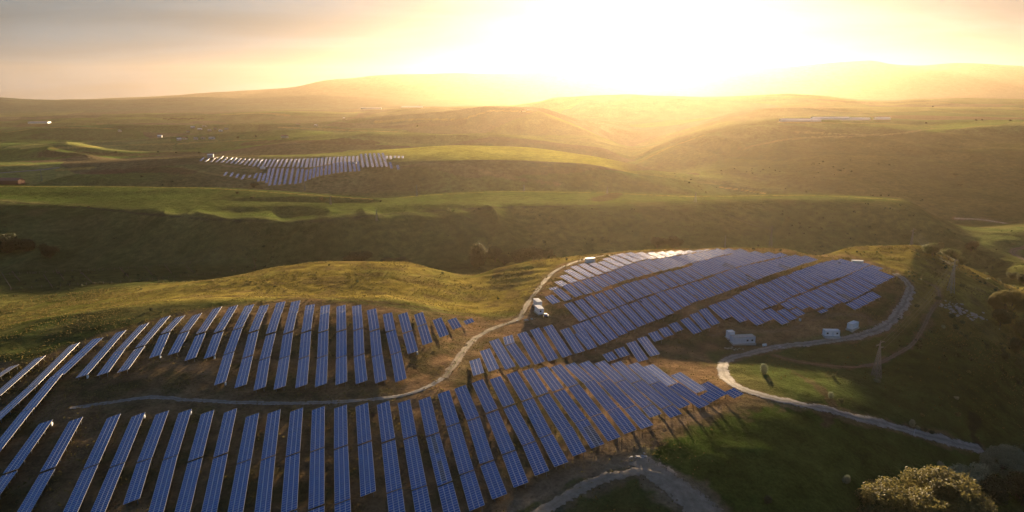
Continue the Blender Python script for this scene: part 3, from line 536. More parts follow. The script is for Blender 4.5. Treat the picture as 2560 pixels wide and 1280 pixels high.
def table(A, B, label, group, posts=True, inverter=False, mb=None, dt=0.0):
    """A far end, B near end of the high edge, ground points. low edge lies to the left."""
    A = np.array(A, float); B = np.array(B, float); d = A[:2]-B[:2]; Ln = np.hypot(*d); d /= Ln
    if Ln < 2: return None
    p = np.array([d[1], -d[0]])                       # to the right of the row
    TI = TILT+R(dt+jr.gauss(0, .7)); hw = WID*math.cos(TI); nm = max(2, int(round((Ln-.3)/1.02))); ml = (Ln-.3)/nm
    cA = A[:2]-p*hw/2; cB = B[:2]-p*hw/2
    s = np.linspace(0, 1, 7); gz = np.array([max(hz(*(cB+(cA-cB)*q)), (hz(*(cB+(cA-cB)*q-p*hw/2))+hz(*(cB+(cA-cB)*q+p*hw/2)))/2) for q in s])
    k = np.polyfit(s, gz, 1); base = np.polyval(k, s); lift = max(0, (gz-base).max()); z0 = k[1]+lift; z1 = k[0]+k[1]+lift
    C = (cA+cB)/2; zc = hz(*C); rz = math.atan2(d[1], d[0])-math.pi/2
    st, ct = math.sin(TI), math.cos(TI)
    def P(u, v, n=0):                                  # u metres along from near end, v metres across from low edge
        f = u/Ln; return ((v*ct-hw/2)-n*st, u-Ln/2, z0+(z1-z0)*f-zc+LOW+v*st+n*ct)
    V = []; Q = []; UV = []; MI = []; g_ = .012; w3 = WID/3
    for i in range(nm):
        for j in range(3):
            u0 = .15+i*ml+g_; u1 = .15+(i+1)*ml-g_; v0 = j*w3+g_*2; v1 = (j+1)*w3-g_*2
            loc = P((u0+u1)/2, (v0+v1)/2); wx = C[0]+loc[0]*math.cos(rz)-loc[1]*math.sin(rz); wy = C[1]+loc[0]*math.sin(rz)+loc[1]*math.cos(rz)
            dk = isdark(*proj(wx, wy, zc+loc[2]))
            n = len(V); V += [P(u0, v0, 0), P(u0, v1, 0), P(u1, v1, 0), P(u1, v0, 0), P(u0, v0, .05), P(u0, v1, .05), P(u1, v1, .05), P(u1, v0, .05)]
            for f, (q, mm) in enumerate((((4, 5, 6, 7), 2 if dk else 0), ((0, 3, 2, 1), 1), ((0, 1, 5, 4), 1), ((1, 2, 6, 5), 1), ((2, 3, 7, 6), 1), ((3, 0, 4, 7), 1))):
                Q.append([n+a for a in q]); MI.append(mm)
                UV += [(j, i), (j+1, i), (j+1, i+1), (j, i+1)] if f == 0 else [(.5, .5)]*4
    fr = MB()
    for v in (.45, WID/2, WID-.45): fr.bar(P(.1, v, -.07), P(Ln-.1, v, -.07), .08, .12)
    npst = max(2, int(round(Ln/(5.2 if posts else 8)))+1); pl = []
    for i in range(npst):
        u = .6+(Ln-1.2)*i/(npst-1)
        fr.bar(P(u, .25, -.16), P(u, WID-.25, -.16), .08, .1)
        for v in (.8, WID-.8):
            q = P(u, v, -.2); wx = C[0]+q[0]*math.cos(rz)-q[1]*math.sin(rz); wy = C[1]+q[0]*math.sin(rz)+q[1]*math.cos(rz)
            gl = hz(wx, wy)-zc; pl.append((q[0], q[1], gl, q[2]-gl))
            if not posts: fr.bar((q[0], q[1], gl-.3), (q[0], q[1], q[2]), .1)
    if mb is not None:                                # merged stock for the smallest, farthest ones
        co, si = math.cos(rz), math.sin(rz)
        off = len(mb['v']); mb['v'] += [(C[0]+a*co-b_*si, C[1]+a*si+b_*co, zc+c) for a, b_, c in V]; mb['q'] += [[off+a for a in q] for q in Q]; mb['uv'] += UV; mb['m'] += MI
        off = len(mb['v']); mb['v'] += [(C[0]+a*co-b_*si, C[1]+a*si+b_*co, zc+c) for a, b_, c in fr.v]; mb['q'] += [[off+a for a in q] for q in fr.q]; mb['uv'] += [(.5, .5)]*(4*len(fr.q)); mb['m'] += [3]*len(fr.q)
        return None
    root = thing('solar_table', (C[0], C[1], zc), rz, label, 'solar panel', group)
    link('module_surface', mesh_np('module_surface', V, Q, [M['glass'], M['rail'], M['glassdark']], uv=UV, mi=MI), root)
    fr.build('support_frame', M['steel'], root)
    if posts:
        for x, y, zg, h in pl:
            o = link('post', post_mesh(h), root, (x, y, zg)); o.scale = (1, 1, max(.3, h)/max(.25, round(h*4)/4))
    if inverter:
        e = -1 if inverter == 'near' else 1; y0 = e*(Ln/2-.8); z = P(Ln/2+y0, WID-1)[2]
        b = MB(); b.box(hw/2-.55, hw/2-.1, y0-.55, y0+.05, z-1.35, z-.35); b.box(hw/2-.5, hw/2-.15, y0+.15, y0+.6, z-1.2, z-.4); b.build('inverter_box', M['white'], root)
    TABLES.append(root); return root
ORD = 'first second third fourth fifth sixth seventh eighth ninth tenth eleventh twelfth thirteenth fourteenth fifteenth sixteenth seventeenth eighteenth nineteenth twentieth'.split()
def ordn(n):
    if n <= 20: return ORD[n-1]
    t = {2: 'twenty', 3: 'thirty', 4: 'forty', 5: 'fifty'}[n//10]
    return t+'-'+ORD[n % 10-1] if n % 10 else {30: 'thirtieth', 40: 'fortieth', 50: 'fiftieth'}[n]
def seg(i, n):
    if n == 1: return ''
    return {2: ('far half', 'near half'), 3: ('far third', 'middle third', 'near third'), 4: ('far quarter', 'second quarter', 'third quarter', 'near quarter')}[n][i]+' of the '
def rows(data, where, group, inv_far=(), inv_near=(), name=None, gap=.22):
    for r, nodes in enumerate(data):
        W = [cast(x, y, HIGH) for x, y in nodes]
        for i in range(len(W)-1):
            a = np.array(W[i]); b_ = np.array(W[i+1]); d = (b_-a)/np.hypot(*(b_-a)[:2]); a = a+d*gap; b_ = b_-d*gap
            iv = 'near' if (r in inv_near and i == len(W)-2) else 'far' if (r in inv_far and i == 0) else False
            table(a, b_, seg(i, len(W)-1)+f'{ordn(r+1)} table row from the left {where}', group, True, iv, None, -7.0 if (i == 0 and len(W) > 3 and 'behind' in where) else -1.5 if (i == 0 and 'nearest' in where and r > 20) else 0.0)
LOWER = [[(134, 1049), (45, 1173), (-60, 1320)], [(209, 1043), (139, 1169), (60, 1310)], [(303, 1033), (247, 1160), (180, 1312)], [(364, 1029), (313, 1155), (255, 1300)], [(423, 1024), (380, 1144), (349, 1248)],
 [(480, 1020), (445, 1136), (405, 1300)], [(536, 1023), (507, 1142), (470, 1300)], [(593, 1020), (570, 1133), (538, 1300)], [(648, 1031), (629, 1148), (605, 1300)], [(702, 1023), (689, 1139), (674, 1300)],
 [(758, 1018), (750, 1130), (743, 1274), (741, 1330)], [(812, 1014), (811, 1118), (811, 1261), (811, 1330)], [(867, 1010), (870, 1112), (876, 1248), (880, 1330)], [(920, 1006), (929, 1102), (940, 1230)],
 [(973, 1001), (988, 1097), (1005, 1220), (1020, 1330)], [(1025, 997), (1042, 1088), (1067, 1213), (1090, 1330)], [(1076, 990), (1098, 1081), (1131, 1203), (1165, 1330)], [(1123, 975), (1149, 1057), (1185, 1175), (1213, 1266)],
 [(1164, 963), (1199, 1043), (1235, 1150), (1269, 1236)], [(1207, 950), (1245, 1025), (1289, 1125), (1322, 1208)], [(1251, 941), (1288, 1011), (1339, 1103), (1374, 1179)], [(1292, 929), (1333, 995), (1381, 1084), (1422, 1157)],
 [(1331, 922), (1372, 984), (1429, 1067), (1467, 1133)], [(1367, 917), (1410, 973), (1467, 1047), (1512, 1113)], [(1401, 911), (1447, 961), (1506, 1033), (1553, 1094)], [(1435, 905), (1485, 949), (1546, 1019), (1593, 1077)],
 [(1471, 901), (1523, 948), (1589, 1013), (1635, 1064)], [(1510, 900), (1564, 949), (1633, 1011), (1656, 1036)], [(1551, 902), (1605, 950), (1682, 1013), (1706, 1037)], [(1592, 905), (1651, 953), (1727, 1013)],
 [(1632, 909), (1696, 957), (1776, 1013)], [(1700, 932), (1769, 977), (1801, 995)], [(1769, 954), (1822, 986)], [(1833, 969), (1861, 986)]]
rows(LOWER, 'in the nearest block', 'solar tables in the nearest block below the dirt track', inv_far=(0, 3, 5))
UPPER = [[(50, 909), (-40, 967)], [(116, 888), (0, 990), (-60, 1043)], [(201, 854), (95, 962), (-20, 1069)], [(259, 839), (159, 933), (88, 1019), (-20, 1157)], [(317, 823), (218, 937)], [(374, 806), (315, 871), (271, 932)],
 [(427, 790), (364, 864), (321, 924)], [(464, 788), (426, 829), (401, 887)], [(506, 782), (474, 826), (446, 881)], [(556, 767), (515, 831), (489, 894)], [(596, 763), (559, 827), (537, 889)], [(636, 758), (607, 818), (586, 879), (565, 955)],
 [(673, 758), (647, 826), (633, 887), (616, 963)], [(714, 750), (690, 831), (676, 892), (664, 968)], [(751, 748), (733, 829), (725, 889), (714, 966)], [(787, 757), (778, 826), (774, 889), (768, 963)],
 [(825, 758), (821, 825), (820, 887), (817, 960)], [(864, 759), (866, 823), (867, 887), (868, 955)], [(903, 758), (908, 820), (911, 884), (919, 952)], [(940, 768), (949, 822), (956, 884), (967, 951)], [(980, 780), (989, 824), (1003, 879), (1017, 948)],
 [(1018, 782), (1031, 828), (1046, 879)], [(1057, 782), (1067, 812), (1082, 858)], [(1103, 795), (1123, 839)], [(1140, 795), (1155, 819)], [(1179, 796), (1187, 806)]]
for r_w in UPPER[11:20]:
    (ax, ay), (bx, by) = r_w[:2]; f_ = (781-ay)/(by-ay); r_w.insert(1, (ax+(bx-ax)*f_, 781))
rows(UPPER, 'behind the dirt track', 'solar tables in the left block behind the dirt track', inv_near=(4, 7, 10, 11, 21), gap=.3)
STRIP = [[(1199, 896), (1211, 934)], [(1224, 871), (1249, 923)], [(1246, 846), (1290, 917)], [(1281, 836), (1287, 857), (1328, 912)], [(1315, 828), (1363, 905)], [(1347, 818), (1397, 898)], [(1380, 811), (1431, 889)], [(1422, 818), (1463, 879)], [(1451, 807), (1494, 869)]]
rows(STRIP, 'beside the track bend', 'solar tables in the short strip beside the track bend')
z4 = lambda x, y: (1200+x/3.555, 580+y/3.555)
S2 = [[z4(1170, 1062), z4(1228, 1130)], [z4(1275, 1018), z4(1335, 1095)], [z4(1380, 968), z4(1500, 1135)], [z4(1475, 928), z4(1603, 1090)], [z4(1570, 880), z4(1632, 960)], [z4(1660, 840), z4(1725, 915)], [z4(1745, 797), z4(1813, 870)],
      [z4(1845, 757), z4(1975, 890)], [z4(1930, 715), z4(2058, 855)], [z4(2010, 675), z4(2136, 818)]]
rows(S2, 'before the grey shed', 'solar tables in the broken strip between block and hill')
# hill blocks: straight parallel rows of equal spacing, cut where each block ends
DV = np.array([math.sin(R(-14.2)), math.cos(R(-14.2))]); PV = np.array([DV[1], -DV[0]]); PITCHM = 6.75
z5 = lambda x, y: (1700+x/3.555, 580+y/3.555)
def inside(poly, x, y):
    r = False
    for i in range(len(poly)):
        x1, y1 = poly[i]; x2, y2 = poly[(i+1) % len(poly)]
        if (y1 > y) != (y2 > y) and x < (x2-x1)*(y-y1)/(y2-y1)+x1: r = not r
    return r
mbf = {'v': [], 'q': [], 'uv': [], 'm': []}
HILL = []
def block(poly, where, group, s_ref, minlen=4, dv=None):
    """s_ref: picture point on one row's high edge, fixes the phase"""
    dv = DV if dv is None else dv; pv = np.array([dv[1], -dv[0]])
    w = cast(*s_ref, HIGH); s0 = w[0]*pv[0]+w[1]*pv[1]
    allw = [cast(x, y, HIGH) for x, y in poly]; ss = [a[0]*pv[0]+a[1]*pv[1] for a in allw if a and a[1] < 520]; tt = [a[0]*dv[0]+a[1]*dv[1] for a in allw if a and a[1] < 520]
    k0 = math.floor((min(ss)-s0)/PITCHM); k1 = math.ceil((max(ss)-s0)/PITCHM); r = 0
    for k in range(k0, k1+1):
        s = s0+k*PITCHM; run = []; best = []
        for t in np.arange(min(tt)-10, min(max(tt)+10, 520), 1.02):
            x, y = pv*s+dv*t
            if y < 100 or y > 478: continue
            z = hz(x, y); q = proj(x, y, z+HIGH)
            if inside(poly, *q): run.append((x, y, z))
            else:
                if len(run) > len(best): best = run
                run = []
        if len(run) > len(best): best = run
        if len(best) >= minlen:
            r += 1; HILL.append((best[-1], best[0], f'{ordn(r)} table row from the left {where}', group))
UP = [z4(640, 515), z4(735, 402), z4(785, 350), z4(820, 300), z4(900, 275), z4(1030, 262), z4(1110, 245), z4(1140, 215), z4(1260, 186), z4(1300, 178), z4(1400, 170), z4(1550, 167), z4(1740, 158), z4(1900, 152), z4(2070, 143), z5(140, 152), z5(300, 144),
      z5(480, 143), z5(600, 153), z5(630, 165), z5(560, 182), z5(450, 192), z5(300, 227), z5(150, 267), z5(0, 302), z4(2000, 257), z4(1900, 282), z4(1750, 313), z4(1600, 352), z4(1440, 397), z4(1360, 417), z4(1270, 442), z4(1190, 472), z4(1100, 517), z4(1005, 542), z4(912, 571), z4(825, 596), z4(640, 640)]
SPL = [z4(600, 540), z4(785, 462), z4(1000, 400), z4(1170, 345), z4(1300, 292), z4(1500, 237), z4(1700, 212), z4(1900, 180), z4(2080, 150), z4(2133, 130)]
def split(poly, line, below):
    """keeps the part of poly above (or below) a left-to-right line"""
    ly = lambda x: float(np.interp(x, [p[0] for p in line], [p[1] for p in line]))
    class P_(list): pass
    p = P_(poly); p.line = ly; p.below = below; return p
_inside0 = inside
def inside(poly, x, y):
    if not _inside0(poly, x, y): return False
    if hasattr(poly, 'cuts'):
        for ly, below in poly.cuts:
            d = y-ly(x)
            if below and d < .9: return False
            if not below and d > -.3: return False
    return True
class Poly(list): cuts = ()
def cut(poly, *cuts):
    p = Poly(poly); p.cuts = [((lambda x, l=l: float(np.interp(x, [q[0] for q in l], [q[1] for q in l]))), b) for l, b in cuts]; return p
ref1 = z4(825, 596)
block(cut(UP, (SPL, False)), 'along the top rim of the hill', 'solar tables on the top rim of the hill', ref1, 3)
block(cut(UP, (SPL, True)), 'just below the top rim of the hill', 'solar tables below the top rim of the hill', ref1)
MIDB = [z4(750, 640), z4(845, 612), z4(945, 578), z4(1035, 545), z4(1130, 515), z4(1220, 490), z4(1300, 460), z4(1385, 430), z4(1480, 402), z4(1600, 370), z4(1800, 320), z4(2000, 265), z5(0, 312), z5(200, 250), z5(400, 205), z5(600, 170), z5(700, 170), z5(850, 178),
        z5(960, 186), z5(1100, 208), z5(1290, 235), z5(1140, 275), z5(980, 330), z5(800, 395), z5(650, 450), z5(500, 505), z5(350, 555), z5(195, 610), z4(1970, 605), z4(1888, 651), z4(1805, 688), z4(1718, 735), z4(1635, 771), z4(1547, 806), z4(1450, 851), z4(1355, 890), z4(1252, 945), z4(1148, 989), z4(1000, 1000)]
SM = [z4(800, 830), z4(1005, 762), z4(1200, 682), z4(1400, 605), z4(1600, 535), z4(1700, 500), z4(2133, 370), z5(300, 385), z5(500, 315), z5(800, 245), z5(1000, 200)]
block(cut(MIDB, (SM, False)), 'in the upper half of the middle hill band', 'solar tables in the upper middle hill band', z4(1148, 989))
block(cut(MIDB, (SM, True)), 'in the lower half of the middle hill band', 'solar tables in the lower middle hill band', z4(1148, 989))
TH = [z5(250, 655), z5(330, 630), z5(420, 598), z5(510, 550), z5(600, 500), z5(800, 430), z5(1000, 360), z5(1200, 290), z5(1390, 234), z5(1500, 240), z5(1650, 275), z5(1800, 320), z5(1920, 368), z5(1935, 402), z5(1750, 500), z5(1840, 550), z5(1690, 638), z5(1590, 690),
      z5(1500, 640), z5(1455, 618), z5(1380, 670), z5(1300, 712), z5(1215, 665), z5(1145, 707), z5(1075, 752), z5(1005, 798), z5(940, 825), z5(855, 768), z5(780, 808), z5(705, 838), z5(615, 787), z5(545, 812), z5(462, 762), z5(395, 785)]
ST = [z5(400, 860), z5(620, 745), z5(770, 690), z5(900, 635), z5(1000, 575), z5(1100, 540), z5(1300, 460), z5(1500, 385), z5(1660, 310), z5(1720, 280)]
ST2 = [z5(1400, 670), z5(1490, 627), z5(1600, 570), z5(1750, 500), z5(2000, 380)]
block(cut(TH, (ST, False)), 'in the upper part of the right hill band', 'solar tables in the upper right hill band', z5(462, 762))
block(cut(TH, (ST, True), (ST2, False)), 'in the lower part of the right hill band', 'solar tables in the lower right hill band', z5(462, 762))
block(cut(TH, (ST2, True)), 'in the small piece under the right hill band', 'solar tables under the right hill band', z5(462, 762))
for a, b_, l, gr in HILL: table(a, b_, l, gr, False, dt=-6.0 if 'top rim of the hill' in l and 'below' not in l else 0.0)
print('TABLES', len(TABLES), 'hill', len(HILL))
# the far farm on the next hill, seen a few pixels wide: explicit rows
z7 = lambda x, y: (500+x/9.143, 370+y/9.143)
z8 = lambda x, y: (760+x/9.143, 370+y/9.143)
FARM = [(z7(120, 205), z7(40, 285)), (z7(255, 205), z7(150, 300)), (z7(400, 200), z7(275, 310)), (z7(545, 190), z7(400, 315)), (z7(650, 205), z7(515, 325)), (z7(765, 210), z7(625, 335)), (z7(850, 222), z7(735, 345)), (z7(950, 230), z7(830, 357)), (z7(1050, 235), z7(935, 365)),
 (z7(1160, 238), z7(1045, 375)), (z7(1260, 240), z7(1150, 390)), (z7(1355, 246), z7(1245, 410)), (z7(1450, 250), z7(1350, 415)), (z7(1545, 252), z7(1455, 420)), (z7(1640, 252), z7(1550, 420)), (z7(1730, 252), z7(1640, 420)), (z7(1825, 250), z7(1735, 420)),
 (z7(1920, 248), z7(1832, 418)), (z7(2015, 245), z7(1940, 418)), (z7(2115, 243), z7(2045, 420)), (z7(2215, 240), z7(2150, 425)), (z7(2310, 238), z7(2250, 430)), (z7(2400, 235), z7(2345, 432)), (z7(2490, 232), z7(2440, 434)),
 (z7(1625, 455), z7(1545, 785)), (z7(1715, 450), z7(1620, 840)), (z7(1820, 455), z7(1735, 835)), (z7(1920, 455), z7(1845, 822)), (z7(2035, 455), z7(1960, 815)), (z7(2155, 455), z7(2085, 812)), (z7(2275, 460), z7(2210, 808)), (z7(2375, 465), z7(2320, 785)),
 (z7(1325, 565), z7(1270, 680)), (z7(1420, 560), z7(1360, 750)), (z7(1515, 570), z7(1460, 740)), (z7(1180, 605), z7(1150, 665)), (z7(1045, 600), z7(985, 705)), (z7(905, 580), z7(860, 670)), (z7(775, 550), z7(730, 640)), (z7(640, 540), z7(590, 620))]
xs = [(120, 95), (205, 185), (285, 268), (365, 350), (450, 435), (540, 522), (628, 615), (714, 700), (802, 795), (885, 880), (968, 970), (1060, 1070), (1150, 1160), (1240, 1252)]
for i, (a, b_) in enumerate(xs):
    yt = 230-i*4.5; FARM.append((z8(a, yt), z8(b_-8, [430, 425, 418, 405, 395, 378, 362, 340, 328, 320, 312, 308, 300, 296][i])))
ys2 = [(98, 480, 60, 745), (190, 470, 155, 705), (272, 440, 245, 668), (355, 425, 335, 645), (437, 412, 425, 620), (535, 400, 520, 610), (620, 385, 610, 598), (712, 352, 712, 582), (800, 335, 805, 572), (885, 328, 892, 562), (970, 320, 988, 555), (1065, 325, 1095, 545), (1160, 330, 1195, 538), (1255, 312, 1290, 530)]
FARM += [(z8(a, b_), z8(c, d)) for a, b_, c, d in ys2]
FARM += [(z8(1330, 165), z8(1388, 480)), (z8(1430, 162), z8(1495, 482)), (z8(1530, 160), z8(1605, 486)), (z8(1628, 160), z8(1712, 486)), (z8(1728, 160), z8(1818, 486)), (z8(1822, 160), z8(1925, 488)), (z8(1910, 165), z8(1928, 235)), (z8(2000, 165), z8(2020, 240)), (z8(2100, 165), z8(2108, 215)),
 (z8(2190, 165), z8(2198, 218)), (z8(2280, 168), z8(2286, 222)), (z8(1990, 315), z8(2035, 460)), (z8(2165, 375), z8(2188, 478))]
nf = 0
for (a, b_) in FARM:
    A = cast(*a, HIGH, 1020); B = cast(*b_, HIGH, 1020)
    if A is None or B is None or A[1] > 1420 or B[1] > 1420 or A[1]-B[1] < 4: continue
    table(A, B, None, None, False, mb=mbf, dt=-5.0); nf += 1
o = link('solar_table', mesh_np('solar_table', mbf['v'], mbf['q'], [M['glass'], M['rail'], M['glassdark'], M['steel']], uv=mbf['uv'], mi=mbf['m']))
tag(o, 'far rows of solar tables on the hillside beyond the green plateau', 'solar panel', 'solar tables on the far hillside', 'stuff')
print('farm', nf)

# ------------------------------------------------------------------ trees and bushes
def foliage(lobes, leaf, dens, seed, flat=.0):
    """small leaf clumps spread over and inside a set of ellipsoid lobes -> V, Q"""
    r = np.random.default_rng(seed); P = []; Nn = []
    for (cx, cy, cz, rx, ry, rz) in lobes:
        area = 4*math.pi*((rx*ry)**1.6/3+(rx*rz)**1.6/3+(ry*rz)**1.6/3)**(1/1.6)
        n = int(area*dens/(leaf*leaf)); d = r.normal(size=(n, 3)); d /= np.linalg.norm(d, axis=1)[:, None]
        rad = 1-np.abs(r.normal(0, .13, n))+r.normal(0, .03, n); bump = 1+.16*np.sin(d[:, 0]*7+seed+cx)*np.cos(d[:, 1]*6+cz)+.1*np.sin(d[:, 2]*11+cy)
        k = (rad*bump)[:, None]; P.append(np.array([cx, cy, cz])+d*k*[rx, ry, rz]); Nn.append(d)
    P = np.concatenate(P); D_ = np.concatenate(Nn); n = len(P)
    keep = np.sin(P[:, 0]*1.1/leaf*.12+1.3)*np.sin(P[:, 1]/leaf*.15)*np.sin(P[:, 2]/leaf*.17+.6) > -.55; P = P[keep]; D_ = D_[keep]; n = len(P)
    Nv = D_+r.normal(0, .55, (n, 3)); Nv /= np.linalg.norm(Nv, axis=1)[:, None]
    a = np.cross(Nv, r.normal(size=(n, 3))); a /= np.linalg.norm(a, axis=1)[:, None]; b_ = np.cross(Nv, a)
    s1 = (leaf*r.uniform(.8, 1.5, n))[:, None]; s2 = (leaf*r.uniform(.6, 1.1, n))[:, None]
    V = np.stack([P-a*s1*.5, P+b_*s2*.5, P+a*s1*.5, P-b_*s2*.5], 1).reshape(-1, 3)
    return V, np.arange(4*n).reshape(n, 4)
TREE = {}
def tree_mesh(kind, seed):
    k = (kind, seed)
    if k in TREE: return TREE[k]
    r = random.Random(seed*31+7); lobes = []; tb = MB()
    if kind == 'willow':      # unit: about 1 wide, .55 high
        n = 26
        for i in range(n):
            a = r.uniform(0, 2*math.pi); q = r.uniform(0, 1)**.6*.38; z = .34+.16*(1-(q/.38)**2)+r.uniform(-.1, .03)
            s = r.uniform(.07, .13); lobes.append((q*math.cos(a), q*math.sin(a)*.75, z, s*1.1, s, s*.85))
        for i in range(14):
            a = r.uniform(0, 2*math.pi); q = r.uniform(.3, .44); lobes.append((q*math.cos(a), q*math.sin(a)*.75, r.uniform(.12, .3), .085, .085, .11))
        leaf, dens = .0125, 2.0
        H0 = .3
    elif kind == 'round':
        for i in range(11):
            a = r.uniform(0, 2*math.pi); q = r.uniform(0, .28); lobes.append((q*math.cos(a), q*math.sin(a), .42+r.uniform(-.2, .2)*(1-q), r.uniform(.14, .25), r.uniform(.14, .25), r.uniform(.13, .22)))
        leaf, dens = .036, 2.0; H0 = .35
    elif kind == 'bush':
        for i in range(6):
            a = r.uniform(0, 2*math.pi); q = r.uniform(0, .24); lobes.append((q*math.cos(a), q*math.sin(a), .26+r.uniform(-.08, .12), r.uniform(.16, .26), r.uniform(.16, .26), r.uniform(.16, .26)))
        leaf, dens = .06, 2.0; H0 = .2
    else:                     # egg-shaped bush
        lobes = [(0, 0, .55, .36, .36, .5), (.08, .04, .8, .24, .24, .32), (-.1, 0, .35, .33, .33, .32)]
        leaf, dens = .055, 2.2; H0 = .3
    nb = 6 if kind in ('willow', 'round') else 3
    tb.cyl((0, 0, -.08), (0, 0, H0*.5), .03, .02, 7)
    for i in range(nb):
        a = i*2*math.pi/nb+r.random(); L_ = .2+.12*r.random()
        tb.cyl((0, 0, H0*.35), (L_*math.cos(a), L_*math.sin(a)*.8, H0+.1*r.random()), .016, .006, 5)
    V, Q = foliage(lobes, leaf, dens, seed)
    TREE[k] = (V, Q, tb); return TREE[k]
LM = {}
def tree(px, py, wpx, kind, mat, label, cat='tree', group=None, seed=1, tall=1.0, name=None, y0=0):
    c = cast(px, py, 0, y0)
    if c is None: print('NO', label); return
    x, y, z = c; d = y*CP-(z-CAMZ)*SP; w_ = wpx*d/F
    V, Q, tb = tree_mesh(kind, seed); k = (kind, seed, mat)
    if k not in LM: LM[k] = (mesh_np('crown' if cat == 'tree' else 'leaves', V, Q, [M[mat]]), mesh_np('trunk' if cat == 'tree' else 'stem', tb.v, tb.q, [M['bark']]))
    nm = name or {'willow': 'willow_tree', 'round': 'broadleaf_tree', 'bush': 'shrub', 'egg': 'rounded_bush'}[kind]
    root = thing(nm, (x, y, z-.02*w_), (px*7+py) % 6.28, label, cat, group)
    for part, me in zip(('crown', 'trunk') if cat == 'tree' else ('leaves', 'stem'), LM[k]):
        o = link(part, me, root); o.scale = (w_, w_, w_*tall)
    return root
G1 = 'trees in the bottom right ravine'; G2 = 'trees along the creek behind the golden hill'; G3 = 'shrubs scattered on the right slope'; G4 = 'shrubs on the golden grass'; G5 = 'small trees dotted over the far fields'; G6 = 'trees in the right hand ravine'; G7 = 'trees in the right valley beyond the hill'
tree(2318, 1345, 390, 'willow', 'leafgold', 'big sunlit golden willow at the bottom right corner', group=G1, seed=3, tall=.8)
tree(2420, 1232, 120, 'round', 'leafgrey', 'grey green tree right behind the golden willow', group=G1, seed=2, tall=.9)
tree(2505, 1180, 130, 'willow', 'leafgrey', 'large grey green willow at the end of the gravel road', group=G1, seed=4, tall=.95)
tree(2470, 1262, 120, 'round', 'leafdark', 'dark tree between the golden willow and the picture corner', group=G1, seed=3, tall=.9)
tree(2555, 1262, 120, 'round', 'leafdark', 'dark tree cut by the right edge, lowest of its clump', group=G1, seed=4)
tree(2562, 1170, 80, 'round', 'leaf', 'olive tree cut by the right edge above the dark one', group=G1, seed=5)
tree(2352, 1172, 30, 'bush', 'leafgrey', 'small grey bush left of the big grey willow', 'bush', G1, 11)
tree(2522, 790, 100, 'willow', 'leafgold', 'sunlit golden willow in the ravine at the right edge', group=G6, seed=5, tall=1.2)
tree(2500, 815, 60, 'round', 'leafdark', 'dark tree just under the golden ravine willow', group=G6, seed=6)
tree(2557, 845, 55, 'round', 'leafgold', 'golden tree cut by the right edge below the ravine willow', group=G6, seed=7, tall=1.1)
tree(2540, 880, 45, 'round', 'leafdark', 'dark round tree lower in the ravine, next to the edge', group=G6, seed=8)
tree(2552, 925, 42, 'round', 'leaf', 'lowest tree of the ravine line at the right edge', group=G6, seed=2)
tree(2512, 900, 30, 'bush', 'leafdark', 'dark bush left of the lowest ravine trees', 'bush', G6, 12)
tree(1192, 670, 88, 'round', 'leafdark', 'large round willow with a sunlit top in the creek valley', group=G2, seed=9, tall=1.0)
for i, (x, y, w_, s, t_, l) in enumerate([(1238, 655, 50, 6, .8, 'dim tree just right of the large round valley willow'), (1262, 662, 40, 7, .7, 'lower dim tree beside the saddle right of the willow'), (1300, 660, 56, 8, .7, 'broad dim tree at the middle of the creek tree line'),
    (1335, 655, 50, 5, .75, 'dim tree behind the two small lit bushes'), (1365, 648, 44, 2, .7, 'rightmost dim tree of the creek line before the golden rim'), (900, 662, 62, 3, .6, 'bushy tree right behind the golden hill crest'), (868, 660, 36, 4, .6, 'small tree left of the bushy one on the crest'),
    (968, 664, 44, 6, .5, 'low spreading tree right of the crest tree'), (1003, 664, 50, 7, .42, 'lowest tree patch behind the golden hill'), (18, 632, 80, 8, .6, 'big dark tree at the left edge in the valley'), (66, 628, 60, 9, .55, 'dark tree next to the one at the left edge'),
    (126, 645, 54, 2, .75, 'lone dark tree above the left orchard strip'), (1643, 622, 46, 3, .7, 'dim tree peeping over the white table rim'), (1683, 620, 46, 4, .7, 'dim tree right of the other one over the table rim')]):
    tree(x, y, w_*1.15, 'round', 'leafdark', l, group=G2, seed=s, tall=t_*1.15, y0=470)
for i, (x, y, w_, s, t_, mt, l) in enumerate([(2330, 640, 60, 5, .7, 'leaf', 'pale olive tree in the valley right of the hill'), (2372, 650, 56, 6, .7, 'leaf', 'olive tree beside the far lattice pylon top'), (2428, 628, 40, 7, .9, 'leafdark', 'dark tree in the valley under the far road'), (2400, 662, 40, 8, .7, 'leaf', 'tree nearest to the far pylon in the valley'),
    (2352, 622, 40, 9, .6, 'leaf', 'farther tree of the valley clump behind the golden knoll'), (2530, 700, 34, 2, .9, 'leafdark', 'dark tree below the road bend at the right edge'), (2556, 712, 40, 3, 1, 'leafdark', 'dark tree cut by the edge under the road bend')]):
    tree(x, y, w_, 'round', mt, l, group=G7, seed=s, tall=t_)
